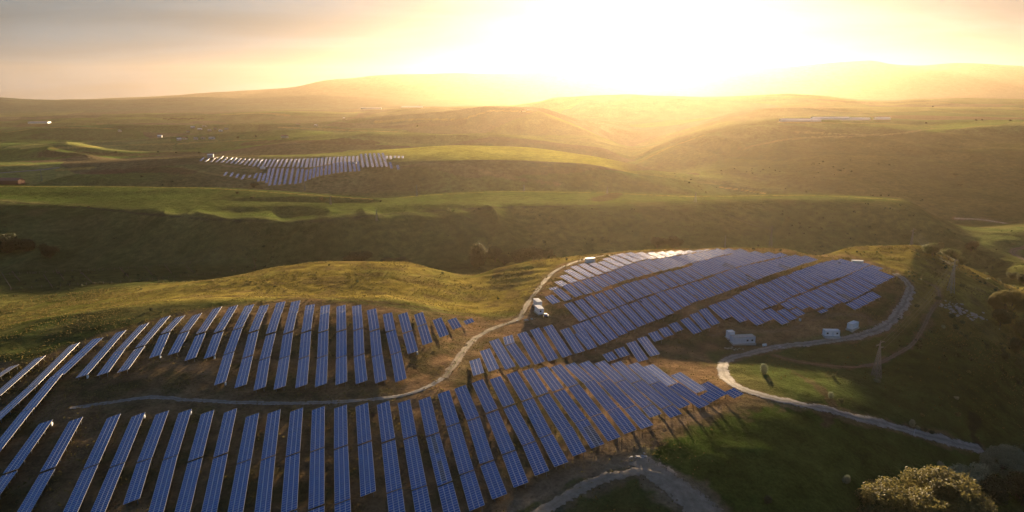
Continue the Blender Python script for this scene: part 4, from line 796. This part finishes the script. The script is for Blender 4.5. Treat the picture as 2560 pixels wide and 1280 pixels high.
for x, y, w_, k, mt, s, l in [(1909, 932, 26, 'egg', 'leafgrey', 21, 'grey egg-shaped bush inside the road curve'), (2076, 996, 20, 'egg', 'leafgrey', 22, 'pale round bush, left of a pair on the slope'), (2101, 1003, 22, 'bush', 'leaf', 13, 'olive bush, right of a pair on the slope'), (2082, 942, 16, 'bush', 'leaf', 14, 'small bush on the bank under the footpath'),
    (2116, 1208, 24, 'egg', 'leafgrey', 23, 'grey bush alone in the dark lower meadow'), (1922, 1256, 32, 'bush', 'leafdark', 15, 'dark bush near the bottom of the meadow'), (2280, 1066, 20, 'egg', 'leafgrey', 24, 'pale bush above the road by the post'), (2296, 1072, 16, 'bush', 'leafgrey', 16, 'grey bush just right of the pale one above the road'),
    (2312, 1078, 18, 'bush', 'leafdark', 17, 'dark low bush above the road'), (2328, 1084, 20, 'bush', 'leafdark', 18, 'darkest bush at the end of the roadside group'), (2306, 1042, 18, 'bush', 'leaf', 11, 'bush up the slope above the roadside group'), (2393, 1040, 22, 'bush', 'leaf', 12, 'bush on the slope above the ditch'),
    (2392, 998, 18, 'bush', 'leafgrey', 13, 'grey bush higher on the dark slope'), (2192, 955, 20, 'bush', 'leafgrey', 14, 'grey bush at the foot of the near pylon'), (2420, 932, 16, 'bush', 'leaf', 15, 'small bush in the middle of the dark flank'), (2276, 944, 12, 'bush', 'leaf', 16, 'small bush just below the footpath'),
    (2357, 820, 16, 'bush', 'leafgrey', 17, 'grey bush left of the pale rocks path'), (2292, 768, 18, 'bush', 'leafdark', 18, 'dark bush between road and power wires'), (2367, 900, 14, 'bush', 'leafdark', 11, 'dark dot of a bush on the flank under the rocks'), (2380, 795, 22, 'bush', 'leafdark', 12, 'dark bush at the lower edge of the rocks'),
    (2406, 808, 18, 'bush', 'leafdark', 13, 'dark bush right below the pale rocks'), (2405, 718, 18, 'bush', 'leafgold', 14, 'sunlit bush right of the far pylon foot'), (2342, 750, 22, 'bush', 'leafdark', 15, 'dark bush beside the top of the footpath'), (2498, 806, 16, 'bush', 'leafdark', 16, 'bush on the ravine lip under the golden willow'),
    (2246, 800, 10, 'bush', 'leafdark', 17, 'tiny bush right of the gravel road bend')]:
    tree(x, y, w_, k, mt, l, 'bush', G3, s, .85)
for x, y, w_, mt, s, l in [(822, 664, 8, 'leafdark', 11, 'tiny bush on the crest of the golden hill'), (626, 707, 9, 'leafdark', 12, 'tiny dark bush low on the left crest line'), (686, 717, 9, 'leafdark', 13, 'small bush left on the face of the golden hill'), (893, 706, 12, 'leaf', 14, 'bush in the middle of the golden hill'), (1106, 684, 10, 'leaf', 15, 'bush at the right shoulder of the golden hill'),
    (1246, 748, 10, 'leafdark', 16, 'lone thorn bush in the golden saddle'), (377, 777, 15, 'leafdark', 17, 'dark bush on the left golden strip'), (403, 782, 7, 'leaf', 18, 'tiny bush right of the dark one on the strip'), (1232, 695, 8, 'leaf', 11, 'small bush with a long shadow on the terraced spur'), (1374, 645, 12, 'leafgold', 12, 'left one of two lit bushes on the rim'),
    (1387, 643, 15, 'leafgold', 13, 'right one of two lit bushes on the rim'), (1416, 650, 9, 'leafdark', 14, 'small dark bush above the pale track on the rim'), (1896, 616, 9, 'leafdark', 15, 'dark bush right on the crest over the tables'), (1883, 624, 12, 'leafdark', 16, 'flat dark bush touching the top tables'), (1950, 628, 13, 'leafdark', 17, 'round dark bush on the golden crest by the tables'),
    (2059, 636, 7, 'leafdark', 18, 'tiny bush in the dip of the golden crest'), (2114, 630, 6, 'leafdark', 11, 'first tiny bush on the golden knoll'), (2142, 631, 8, 'leafdark', 12, 'flat dark bush, second on the knoll'), (2160, 631, 7, 'leaf', 13, 'green bush, third on the knoll'), (2191, 631, 9, 'leaf', 14, 'largest green bush on the knoll'),
    (2228, 632, 7, 'leafdark', 15, 'last small bush right on the knoll'), (145, 735, 8, 'leaf', 16, 'tiny bush in the dark left valley'), (352, 725, 10, 'leaf', 17, 'bush on the dim slope below the orchard strip')]:
    tree(x, y, w_, 'bush', mt, l, 'bush', G4, s, .9)
for x, y, w_, t_, y0, l in [(636, 469, 24, .75, 800, 'dark tree on the plateau edge under the far tables'), (595, 346, 9, .8, 1400, 'left one of two dark field trees'), (640, 343, 8, .8, 1400, 'right one of two dark field trees'), (498, 385, 9, .9, 1200, 'tree left of the far farm building'), (290, 382, 7, .7, 1200, 'tiny tree on the far left brown field'),
    (440, 383, 6, .7, 1200, 'tiny tree on the field strip above the ruts'), (395, 381, 6, .7, 1200, 'tiny tree left of the other one above the ruts'), (593, 484, 12, .6, 800, 'bush at the left tip of the plateau hollow'), (630, 497, 12, .6, 800, 'bush inside the plateau hollow'), (804, 500, 16, .8, 800, 'tree on the lower rim of the plateau hollow'),
    (952, 505, 8, .8, 800, 'small tree at the right tip of the hollow'), (222, 519, 9, .8, 700, 'small bush on the left plateau boundary'), (1198, 525, 12, .7, 700, 'pale bush on the plateau boundary, middle'), (1043, 318, 6, 1.2, 1500, 'thin tree on the hill under the bright haze'), (1120, 590, 8, .5, 560, 'dark scrub low on the long hill face'),
    (683, 618, 8, .5, 560, 'scrub spot on the left part of the long face'), (1480, 523, 6, .6, 600, 'scrub dot just under the plateau edge'), (1407, 522, 6, .6, 600, 'scrub dot left of the other under the plateau edge'), (2315, 309, 7, .7, 1500, 'first dot tree on the right upland'), (2440, 302, 9, .6, 1500, 'tree pair dot on the right upland meadow'),
    (2455, 301, 7, .6, 1500, 'small dot beside the tree pair on the upland'), (2525, 303, 10, .6, 1500, 'rightmost dot tree on the upland meadow'), (2332, 268, 6, .7, 1800, 'dot tree on the farthest right upland'), (2100, 428, 14, .5, 900, 'dark scrub in the fold of the right hillside'), (2390, 440, 20, .5, 900, 'scrub high in the gully of the right hillside'),
    (2400, 465, 18, .5, 900, 'scrub lower in the gully of the right hillside')]:
    tree(x, y, w_, 'round', 'leafdark', l, 'tree' , G5, 3+int(x) % 6, t_, y0=y0)
for i in range(12):
    l = ['leftmost', 'second from left', 'third from left', 'fourth from left', 'fifth from left', 'sixth from left', 'sixth from right', 'fifth from right', 'fourth from right', 'third from right', 'second from right', 'rightmost'][i]
    tree(414+i*8.3, 299+.6*math.sin(i*2), 12, 'round', 'leafdark', f'{l} tree of the dark hedge line on the far ridge', 'tree', 'trees of the dark hedge line on the far ridge', 3+i % 6, .45, y0=2000)
# ------------------------------------------------------------------ cabins and sheds
def at(px, py, y0=0): return cast(px, py, 0, y0)
def cabin(name, px, py, L_, W_, H_, yaw, label, cat, wall='white', roof='roofwhite', wins=(), door=None, ribs=0, y0=0, group=None, slab=True, overhang=.12, pitch=0, wins2=()):
    x, y, z = at(px, py, y0); co, si = math.cos(yaw), math.sin(yaw)
    z = max(hz(x+co*a-si*b, y+si*a+co*b) for a in (-L_/2, L_/2) for b in (-W_/2, W_/2))-.05
    root = thing(name, (x, y, z), yaw, label, cat, group)
    zb = .25 if slab else 0
    if slab:
        b = MB(); b.box(-L_/2-.4, L_/2+.4, -W_/2-.4, W_/2+.4, -2.2, zb); b.build('base_slab', M['concrete'], root)
    b = MB(); b.box(-L_/2, L_/2, -W_/2, W_/2, zb+.005, H_)
    n = ribs or int(L_/1.2)
    for i in range(n+1):
        q = -L_/2+L_*i/n
        for s in (-1, 1): b.box(q-.05, q+.05, s*W_/2-.04 if s < 0 else W_/2-.02, s*W_/2+.02 if s < 0 else W_/2+.04, zb+.01, H_-.02)
    for i in range(3):
        q = -W_/2+W_*i/2
        for s in (-1, 1): b.box(s*L_/2-.03, s*L_/2+.03, q-.05, q+.05, zb+.02, H_-.03)
    for s in (-1, 1): b.box(-L_/2-.03, L_/2+.03, s*W_/2-.05, s*W_/2+.05, H_-.2, H_-.004); b.box(-L_/2-.02, L_/2+.02, s*W_/2-.05, s*W_/2+.05, zb+.004, zb+.2)
    b.build('wall', M[wall], root)
    b = MB()
    if pitch:
        for s in (-1, 1): b.hexa([(-L_/2-overhang, 0, H_+pitch), (L_/2+overhang, 0, H_+pitch), (L_/2+overhang, s*(W_/2+overhang), H_), (-L_/2-overhang, s*(W_/2+overhang), H_), (-L_/2-overhang, 0, H_+pitch+.15), (L_/2+overhang, 0, H_+pitch+.15), (L_/2+overhang, s*(W_/2+overhang), H_+.15), (-L_/2-overhang, s*(W_/2+overhang), H_+.15)])
        b.hexa([(-L_/2, -W_/2, H_-.01), (L_/2, -W_/2, H_-.01), (L_/2, W_/2, H_-.01), (-L_/2, W_/2, H_-.01), (-L_/2+.01, -.01, H_+pitch), (L_/2-.01, -.01, H_+pitch), (L_/2-.01, .01, H_+pitch), (-L_/2+.01, .01, H_+pitch)])
    else:
        b.box(-L_/2-overhang, L_/2+overhang, -W_/2-overhang, W_/2+overhang, H_, H_+.12)
        for i in range(int(L_/.8)+1): q = -L_/2+i*.8; b.box(q-.05, q+.05, -W_/2-overhang+.02, W_/2+overhang-.02, H_+.118, H_+.17)
    b.build('roof', M[roof], root)
    for u in wins:
        f = MB(); f.box(u-.5, u+.5, -W_/2-.08, -W_/2-.03, 1.2, 2.1); o = f.build('window', M['rail'], root)
        f = MB(); f.box(u-.42, u+.42, -W_/2-.1, -W_/2-.075, 1.28, 2.02); f.build('pane', M['dark'], o)
    for u in wins2:
        f = MB(); f.box(-L_/2-.08, -L_/2-.03, u-.4, u+.4, 1.2, 2.0); f.build('window', M['dark'], root)
    if door is not None:
        f = MB(); f.box(door-.45, door+.45, -W_/2-.1, -W_/2-.03, zb, 2.2); f.build('door', M['grey'], root)
    return root
c = cabin('office_cabin', 2077, 840, 7.0, 2.7, 2.9, R(-3), 'white cabin with two windows standing on the gravel road', 'cabin', wins=(-2.2, 2.3), door=.3)
b = MB()
for i in range(14):
    a0_ = math.pi+math.pi*i/14; a1_ = math.pi+math.pi*(i+1)/14; xa, ya, xb, yb = 3.6*math.cos(a0_), -2.0+1.5*math.sin(a0_), 3.6*math.cos(a1_), -2.0+1.5*math.sin(a1_)
    b.hexa([(0, -1.8, -2), (xa, ya, -2), (xb, yb, -2), (.01, -1.8, -2), (0, -1.8, .16), (xa, ya, .16), (xb, yb, .16), (.01, -1.8, .16)])
b.build('curved_step', M['concrete'], c)
cabin('shipping_container', 2131, 822, 6.2, 2.6, 2.8, R(38), 'white container alone on the grass right of the cabin', 'container', group='white containers', door=1.6)
c = cabin('storage_shed', 1856, 858, 10.6, 3.6, 3.3, R(8), 'grey ribbed shed with a patched rusty roof', 'shed', wall='grey', roof='roofold', ribs=20, door=-3.5, wins=(1.5, 3.8))
cabin('equipment_kiosk', 1825, 846, 2.9, 2.9, 3.4, R(8), 'small white kiosk behind the grey shed corner', 'kiosk', door=-.5)
cabin('shipping_container', 1348, 782, 6.0, 2.6, 2.8, R(107), 'front one of two white containers by the track', 'container', group='white containers', wins2=(.3,))
cabin('shipping_container', 1344, 765, 6.0, 2.6, 2.8, R(107), 'rear one of two white containers by the track', 'container', group='white containers', door=1.6)
cabin('shipping_container', 1475, 656, 6.0, 2.5, 2.7, R(28), 'white container at the top left corner of the hill tables', 'container', group='white containers', door=1.6)
cabin('shipping_container', 2143, 661, 6.4, 2.4, 2.5, R(-14), 'white container at the back edge of the right tables', 'container', group='white containers', door=1.6)
# machine by the containers
x, y, z = at(1366, 793); root = thing('parked_trailer', (x, y, z), R(-12), 'small blue and white trailer beside the front container', 'trailer')
b = MB(); b.box(-1.5, 1.1, -.7, .7, .5, .75); b.build('chassis', M['steel'], root)
b = MB(); b.hexa([(-1.2, -.65, .75), (.5, -.65, .75), (.5, .65, .75), (-1.2, .65, .75), (-1.1, -.6, 1.7), (.3, -.6, 1.7), (.3, .6, 1.7), (-1.1, .6, 1.7)]); b.build('housing', M['blue'], root)
b = MB(); b.box(-1.15, .35, -.62, .62, 1.7, 1.85); b.box(.55, 1.05, -.5, .5, .75, 1.3); b.build('cover', M['white'], root)
b = MB(); b.bar((1.1, 0, .6), (2.2, 0, .5), .1); b.build('drawbar', M['steel'], root)
for u in (-.7, .4):
    for v in (-.75, .75): b = MB(); b.cyl((u, v-.1, .38), (u, v+.1, .38), .38, n=12); b.build('wheel', M['rubber'], root)
# white water tank near the road
x, y, z = at(1911, 866); root = thing('water_tank', (x, y, z), .3, 'small white tank lying by the road near the grey shed', 'tank')
b = MB(); b.cyl((-.9, 0, .75), (.9, 0, .75), .6, n=14); b.build('barrel', M['white'], root, smooth=False)
b = MB(); b.box(-.7, -.5, -.5, .5, 0, .35); b.box(.5, .7, -.5, .5, 0, .35); b.build('cradle', M['steel'], root)
x, y, z = at(2000, 802); root = thing('water_tank', (x, y, z), .3, 'tiny white drum on the slope under the right tables', 'tank')
b = MB(); b.cyl((0, 0, 0), (0, 0, 1.2), .55, n=12); b.build('barrel', M['white'], root)
b = MB(); b.cyl((0, 0, 1.2), (0, 0, 1.32), .3, n=10); b.build('lid', M['steel'], root)
# rubble patches
for (px, py, n, sp, l) in [(2400, 776, 90, 11, 'patch of pale broken rocks on the right slope'), (1950, 868, 16, 3, 'white rubble on the edge of the gravel road'), (1832, 872, 14, 2.5, 'pale rubble at the foot of the grey shed'), (1323, 800, 14, 3, 'pale spilled stones on the dirt track by the containers'), (1602, 1143, 18, 2, 'pale stones at the tip of the bare ground')]:
    x, y, z = at(px, py); b = MB(); r = random.Random(px)
    for i in range(n):
        a, c_ = r.gauss(0, sp*.6), r.gauss(0, sp*.3); s = r.uniform(.15, .55)*(1.5 if n > 50 else 1); zz = hz(x+a, y+c_)-z; q = [(r.uniform(-s, s)*.3+sx_*s, r.uniform(-s, s)*.3+sy_*s, sz_*s*.6) for sz_ in (-.4, 1) for sx_, sy_ in ((-1, -1), (1, -1), (1, 1), (-1, 1))]
        b.hexa([(a+p_[0], c_+p_[1], zz+p_[2]) for p_ in q])
    o = b.build('rock_patch', M['rock'], None, (x, y, z)); tag(o, l, 'rocks', 'rock and rubble patches', 'stuff')
# ------------------------------------------------------------------ pylons, poles, wires
def pylon(px, py, hgt, yaw, label, group, y0=0, base=1.5, name='lattice_pylon'):
    x, y, z = at(px, py, y0); root = thing(name, (x, y, z), yaw, label, 'pylon', group); b = MB(); top = .22; nseg = 9; th = .1*max(1, hgt/16)
    lv = [hgt*(1-(1-i/nseg)**1.15) for i in range(nseg+1)]; wd = lambda h: base+(top-base)*min(1, h/(hgt*.8))
    for sx_ in (-1, 1):
        for sy_ in (-1, 1): b.bar((sx_*base, sy_*base, -1), (sx_*top, sy_*top, hgt*.8), th*1.4); b.bar((sx_*top, sy_*top, hgt*.8), (0, 0, hgt), th)
    for i in range(nseg):
        h0, h1 = lv[i], min(lv[i+1], hgt*.82); 
        if h0 > hgt*.8: break
        w0, w1 = wd(h0), wd(h1)
        for k in range(4):
            c0 = [(-1, -1), (1, -1), (1, 1), (-1, 1)][k]; c1 = [(-1, -1), (1, -1), (1, 1), (-1, 1)][(k+1) % 4]
            b.bar((c0[0]*w0, c0[1]*w0, h0), (c1[0]*w1, c1[1]*w1, h1), th*.7); b.bar((c1[0]*w0, c1[1]*w0, h0), (c0[0]*w1, c0[1]*w1, h1), th*.7); b.bar((c0[0]*w0, c0[1]*w0, h0), (c1[0]*w0, c1[1]*w0, h0), th*.7)
    b.build('lattice_mast', M['steel'], root)
    tips = []
    for hh, s in ((.80, 1), (.88, -1), (.95, 1)):
        c_ = MB(); e = s*hgt*.14; c_.bar((0, 0, hgt*hh), (e, 0, hgt*hh), th); c_.bar((0, 0, hgt*(hh+.04)), (e, 0, hgt*hh), th*.7); c_.bar((0, .1, hgt*hh-.4), (e, 0, hgt*hh), th*.6); c_.build('crossarm', M['steel'], root)
        i_ = MB(); i_.cyl((e, 0, hgt*hh), (e, 0, hgt*hh-.8), .09, .09, 6); i_.build('insulator', M['dark'], root)
        tips.append((x+e*math.cos(yaw), y+e*math.sin(yaw), z+hgt*hh-.8))
    return tips
def wire(a, b_, sag, label, group, rad=.035):
    V = []; n = 22; b = MB(); P = [(a[0]+(b_[0]-a[0])*t, a[1]+(b_[1]-a[1])*t, a[2]+(b_[2]-a[2])*t-4*sag*t*(1-t)) for t in [i/n for i in range(n+1)]]
    for p, q in zip(P[:-1], P[1:]): b.cyl(p, q, rad, n=4)
    o = b.build('power_wire', M['wire']); tag(o, label, 'wire', group)
t1 = pylon(2190, 942, 16.5, R(20), 'lattice pylon nearest to the viewer, on the dark slope', 'lattice pylons')
t2 = pylon(2376, 730, 20, R(20), 'tall lattice pylon on the slope right of the road', 'lattice pylons')
t3 = pylon(1926, 616, 22, R(60), 'faint lattice pylon in front of the long hill face', 'lattice pylons', y0=600)
t5 = pylon(1812, 620, 13, R(60), 'thin mast just above the white table rim', 'lattice pylons', y0=560, base=.6)
t4 = pylon(1738, 505, 12, R(60), 'small pylon on the plateau edge above the hill face', 'lattice pylons', y0=700)
t6 = pylon(2276, 628, 24, R(20), 'faint pylon right behind the golden knoll', 'lattice pylons', y0=560)
for px, py, h, l in [(942, 552, 13, 'faint pylon under the plateau boundary'), (1042, 491, 15, 'faint pylon in the dip beyond the plateau'), (762, 476, 14, 'faint pylon below the far solar rows'), (827, 512, 11, 'faint pylon beside the hollow'), (1310, 478, 9, 'short pole on the plateau crest'), (1518, 484, 9, 'short pole on the right plateau crest'), (105, 452, 22, 'faint pylon by the far left lane')]:
    pylon(px, py, h, R(40), l, 'lattice pylons', y0=650, base=1.1)
for i, n in enumerate(('lower', 'middle', 'top')):
    wire(t1[i], t2[i], 2.5, f'{n} wire between the near pylon and the tall one', 'power wires')
    wire(t2[i], t6[i], 3, f'{n} wire from the tall pylon toward the knoll', 'power wires')
    wire(t3[i], t4[i], 6, f'{n} wire from the faint pylon up to the plateau edge', 'power wires', .06)
# ------------------------------------------------------------------ fences and posts
def fence(pts, step, label, hgt=1.5, group='wire fences', y0=0, w_=.1, wires=2):
    W = worldline(pts, 10) if not y0 else np.array([at(a, b_, y0)[:2] for a, b_ in pts]); s = np.concatenate([[0], np.cumsum(np.hypot(*np.diff(W, axis=0).T))])
    q = np.arange(0, s[-1], step); x = np.interp(q, s, W[:, 0]); y = np.interp(q, s, W[:, 1])
    if len(q) < 2: return
    o = thing('wire_fence', (x[0], y[0], hz(x[0], y[0])), 0, label, 'fence', group); zz = [hz(a, b_) for a, b_ in zip(x, y)]; x0, y0_, z0 = x[0], y[0], zz[0]
    k = len(post_cache); pm = MB(); pm.box(-w_/2, w_/2, -w_/2, w_/2, -.4, hgt); me = mesh_np('post', pm.v, pm.q, [M['wood']])
    for a, b_, c_ in list(zip(x, y, zz))[:95]: link('post', me, o, (a-x0, b_-y0_, c_-z0))
    b = MB()
    for h in [hgt*.9, hgt*.5][:wires]:
        for i in range(min(94, len(q)-1)): b.bar((x[i]-x0, y[i]-y0_, zz[i]-z0+h), (x[i+1]-x0, y[i+1]-y0_, zz[i+1]-z0+h), .03)
    b.build('wire', M['wire'], o)
fence([(1600, 1146), (1660, 1176), (1730, 1222), (1800, 1280), (1840, 1320)], 3, 'fence between the bare ground and the dark meadow', 1.3)
for i, (a, b_) in enumerate([((5, 686), (30, 725)), ((30, 682), (52, 706)), ((110, 690), (133, 722)), ((140, 676), (160, 700)), ((200, 680), (230, 708)), ((300, 672), (322, 695)), ((362, 668), (382, 690)), ((412, 664), (430, 686)), ((466, 668), (485, 684))]):
    fence([a, b_], 4, ['leftmost', 'second from the left', 'third from the left', 'fourth from the left', 'middle', 'fourth from the right', 'third from the right', 'second from the right', 'rightmost'][i]+' row of posts across the lit orchard strip', 1.8, 'post rows across the orchard strip', w_=.2)
fence([(0, 690), (120, 682), (260, 676), (420, 664), (560, 650), (632, 645)], 7, 'long post line along the top of the orchard strip', 2.0, 'orchard boundary fences', w_=.25)
fence([(0, 728), (150, 716), (320, 706), (480, 690), (620, 678)], 7, 'long post line along the bottom of the orchard strip', 2.0, 'orchard boundary fences', w_=.25)
fence([(632, 645), (640, 672)], 4, 'short post line closing the orchard strip on its right', 2.2, 'orchard boundary fences', w_=.25)
x, y, z = at(2284, 1088); root = thing('marker_post', (x, y, z), 0, 'pale leaning post beside the gravel road', 'post'); b = MB(); b.bar((0, 0, -.3), (.25, 0, 2.6), .2); b.build('pole', M['concrete'], root); b = MB(); b.bar((0, 0, .3), (-.9, .1, -.2), .12); b.build('brace', M['concrete'], root)
# ------------------------------------------------------------------ far buildings
def shed_far(name, px, py, L_, W_, H_, yaw, label, cat, wall, roof, y0, group=None, pitch=1.2):
    return cabin(name, px, py, L_, W_, H_, yaw, label, cat, wall, roof, y0=y0, group=group, slab=False, pitch=pitch, ribs=6, overhang=.4)
shed_far('farm_barn', 26, 462, 42, 14, 6, R(-6), 'long red brown barn at the left edge', 'barn', 'brick', 'tile', 1000, None, 4)
shed_far('farm_building', 527, 394, 10, 7, 5, R(10), 'white building at the left end of the far tables', 'building', 'plaster', 'film', 1100)
shed_far('inverter_station', 657, 423, 8, 4, 3.2, 0, 'pale blue station between the far table rows', 'station', 'grey', 'roofwhite', 1060, None, .5)
shed_far('inverter_station', 886, 410, 7, 4, 3.2, 0, 'dark grey station among the upper far tables', 'station', 'grey', 'roofold', 1060, None, .5)
GH = 'long white greenhouses on the right upland'
for px, py, L_, yaw, l in [(2000, 304, 95, 3, 'left long white greenhouse on the right upland'), (2075, 302, 90, 2, 'middle long white greenhouse on the right upland'), (2128, 302, 50, 0, 'right white greenhouse of the adjoining row'), (2160, 301, 28, 0, 'short white building after the greenhouse row'), (2205, 300, 40, -3, 'separate low white building farthest right')]:
    shed_far('greenhouse', px, py, L_*1.15, 15, 5, R(yaw), l, 'greenhouse', 'film', 'film', 1900, GH, 2.5)
for px, py, L_, l in [(928, 274, 150, 'left glinting greenhouse in the bright haze'), (1030, 269, 160, 'right glinting greenhouse in the bright haze')]:
    shed_far('greenhouse', px, py, L_, 30, 6, R(4), l, 'greenhouse', 'film', 'film', 3800, 'glinting greenhouses in the haze', 3)
shed_far('warehouse', 100, 314, 110, 40, 9, R(8), 'long pale blue warehouse on the far left plain', 'warehouse', 'grey', 'roofold', 3500, None, 2)
r = random.Random(5); VN = ['white cottage', 'pale house', 'red roofed house', 'small plaster house', 'long low house', 'grey barn', 'tall pale house', 'brown roofed cottage']
VP = [(482, 322), (500, 326), (512, 319), (524, 329), (538, 324), (552, 330), (566, 325), (470, 332), (400, 344), (448, 352), (462, 349), (490, 350), (508, 348), (530, 349), (300, 330), (745, 312), (790, 316), (860, 297), (712, 345), (1320, 278), (1308, 282)]
VL = ['at the left end of the far village', 'left in the far village', 'highest in the far village', 'in the middle of the far village', 'right of the village middle', 'lowest at the right of the village', 'at the right end of the village', 'left below the village',
 'alone by the dusty field', 'leftmost on the village lane', 'second on the village lane', 'third on the village lane', 'fourth on the village lane', 'last on the village lane', 'alone on the left hills', 'left on the dusty plain', 'middle of the dusty plain', 'right on the dusty plain', 'on the ridge over the brown field', 'on the bright ridge under the sun', 'just below the bright ridge house']
for i, ((px, py), l) in enumerate(zip(VP, VL)):
    k = i % 8; red = k in (2, 7, 4)
    shed_far('village_house', px, py, r.uniform(10, 18), r.uniform(8, 11), r.uniform(4, 6), R(r.uniform(-40, 40)), f'{VN[k]} {l}', 'house', 'grey' if k == 5 else 'plaster', 'tile' if red else 'film' if k in (0, 1) else 'roofold', 1500, 'houses of the far village', 2.5)

# ------------------------------------------------------------------ light, sky, air
AZ = R(10.2); EL = R(5.6)
S = (math.sin(AZ)*math.cos(EL), math.cos(AZ)*math.cos(EL), math.sin(EL))
sun = bpy.data.lights.new('sun', 'SUN'); sun.energy = SUN_E; sun.angle = R(.6); sun.color = (1, .74, .44)
so = bpy.data.objects.new('sun', sun); COL.objects.link(so); so.rotation_euler = (math.pi/2-EL, 0, math.pi-AZ)
so.location = (0, 0, 400)
w = bpy.data.worlds.new('World'); scene.world = w; w.use_nodes = True; nt = w.node_tree; bg = nt.nodes['Background']; bg.inputs['Strength'].default_value = .1
sky = N(nt, 'ShaderNodeTexSky', sky_type='NISHITA'); sky.sun_disc = False; sky.sun_elevation = EL; sky.sun_rotation = AZ; sky.altitude = 500; sky.air_density = 1; sky.dust_density = 2; sky.ozone_density = 1
tc = N(nt, 'ShaderNodeTexCoord'); nrm = N(nt, 'ShaderNodeVectorMath', operation='NORMALIZE'); nt.links.new(tc.outputs['Generated'], nrm.inputs[0])
def VM(op, a, b=None, sc=None):
    n = N(nt, 'ShaderNodeVectorMath', operation=op)
    for k, v in enumerate((a, b)):
        if v is None: continue
        if isinstance(v, tuple): n.inputs[k].default_value = v
        else: nt.links.new(v, n.inputs[k])
    if sc is not None:
        if isinstance(sc, (int, float)): n.inputs['Scale'].default_value = sc
        else: nt.links.new(sc, n.inputs['Scale'])
    return n.outputs['Value'] if op == 'DOT_PRODUCT' else n.outputs[0]
def MT(op, a, b=None, c=None, clamp=False):
    n = N(nt, 'ShaderNodeMath', operation=op); n.use_clamp = clamp
    for k, v in enumerate((a, b, c)):
        if v is None: continue
        if isinstance(v, (int, float)): n.inputs[k].default_value = v
        else: nt.links.new(v, n.inputs[k])
    return n.outputs[0]
D = nrm.outputs[0]; dot = MT('MAXIMUM', VM('DOT_PRODUCT', D, S), 0.0)
sx = N(nt, 'ShaderNodeSeparateXYZ'); nt.links.new(D, sx.inputs[0]); dz = MT('MAXIMUM', sx.outputs[2], 0.0)
# thin high overcast lit from behind: streaked noise in a flat layer high above
pl = MT('ADD', dz, .12); cx = MT('DIVIDE', sx.outputs[0], pl); cy = MT('DIVIDE', sx.outputs[1], pl)
cb = N(nt, 'ShaderNodeCombineXYZ'); nt.links.new(MT('MULTIPLY', cx, .55), cb.inputs[0]); nt.links.new(MT('MULTIPLY', cy, 1.0), cb.inputs[1])
cn = N(nt, 'ShaderNodeTexNoise'); cn.inputs['Scale'].default_value = .9; cn.inputs['Detail'].default_value = 6; cn.inputs['Roughness'].default_value = .55; cn.inputs['Distortion'].default_value = .5; nt.links.new(cb.outputs[0], cn.inputs['Vector'])
rp = N(nt, 'ShaderNodeMapRange'); rp.inputs['From Min'].default_value = .38; rp.inputs['From Max'].default_value = .66; rp.inputs['To Min'].default_value = 1.0; rp.inputs['To Max'].default_value = CLOUD; nt.links.new(cn.outputs['Fac'], rp.inputs['Value'])
er = N(nt, 'ShaderNodeValToRGB'); nt.links.new(dz, er.inputs[0]); cr = er.color_ramp
for i, (p, c) in enumerate(VEIL):
    e = cr.elements[i] if i < 2 else cr.elements.new(p)
    e.position = p; e.color = (*c, 1)
veil = VM('SCALE', er.outputs[0], None, rp.outputs[0])
# less veil behind the viewer, more toward the light
fr = MT('MULTIPLY_ADD', MT('POWER', MT('MULTIPLY_ADD', VM('DOT_PRODUCT', D, S), .5, .5), 3.0), .35, .68)
veil = VM('SCALE', veil, None, fr)
tot = VM('ADD', VM('SCALE', sky.outputs[0], None, NISH), veil)
for (n_, k, c) in GLOWS:
    tot = VM('ADD', tot, VM('SCALE', c, None, MT('MULTIPLY', MT('POWER', dot, float(n_)), k)))
nt.links.new(tot, bg.inputs['Color'])
hzb = MB(); hzb.box(-23500, 23500, -600, 14620, -140, HTOP)
hm = bpy.data.materials.new('warm_air'); hm.use_nodes = True; hn = hm.node_tree
for n in list(hn.nodes):
    if n.type != 'OUTPUT_MATERIAL': hn.nodes.remove(n)
pv = hn.nodes.new('ShaderNodeVolumePrincipled'); pv.inputs['Color'].default_value = (*HCOL, 1); pv.inputs['Density'].default_value = HDENS; pv.inputs['Anisotropy'].default_value = HANI
hn.links.new(pv.outputs[0], [n for n in hn.nodes if n.type == 'OUTPUT_MATERIAL'][0].inputs['Volume'])
hz_o = hzb.build('haze', hm); tag(hz_o, 'warm evening haze filling the air over the hills', None, None, 'stuff')
# ------------------------------------------------------------------ render
scene.render.engine = 'CYCLES'; cy_ = scene.cycles
cy_.use_denoising = True
try: cy_.denoiser = 'OPENIMAGEDENOISE'
except Exception: pass
cy_.max_bounces = 4; cy_.diffuse_bounces = 2; cy_.glossy_bounces = 2; cy_.transmission_bounces = 2; cy_.volume_bounces = 0; cy_.transparent_max_bounces = 4
cy_.caustics_reflective = False; cy_.caustics_refractive = False; cy_.sample_clamp_indirect = 4
vs = scene.view_settings; vs.view_transform = 'Standard'; vs.look = 'None'; vs.exposure = EXPO; vs.gamma = 1
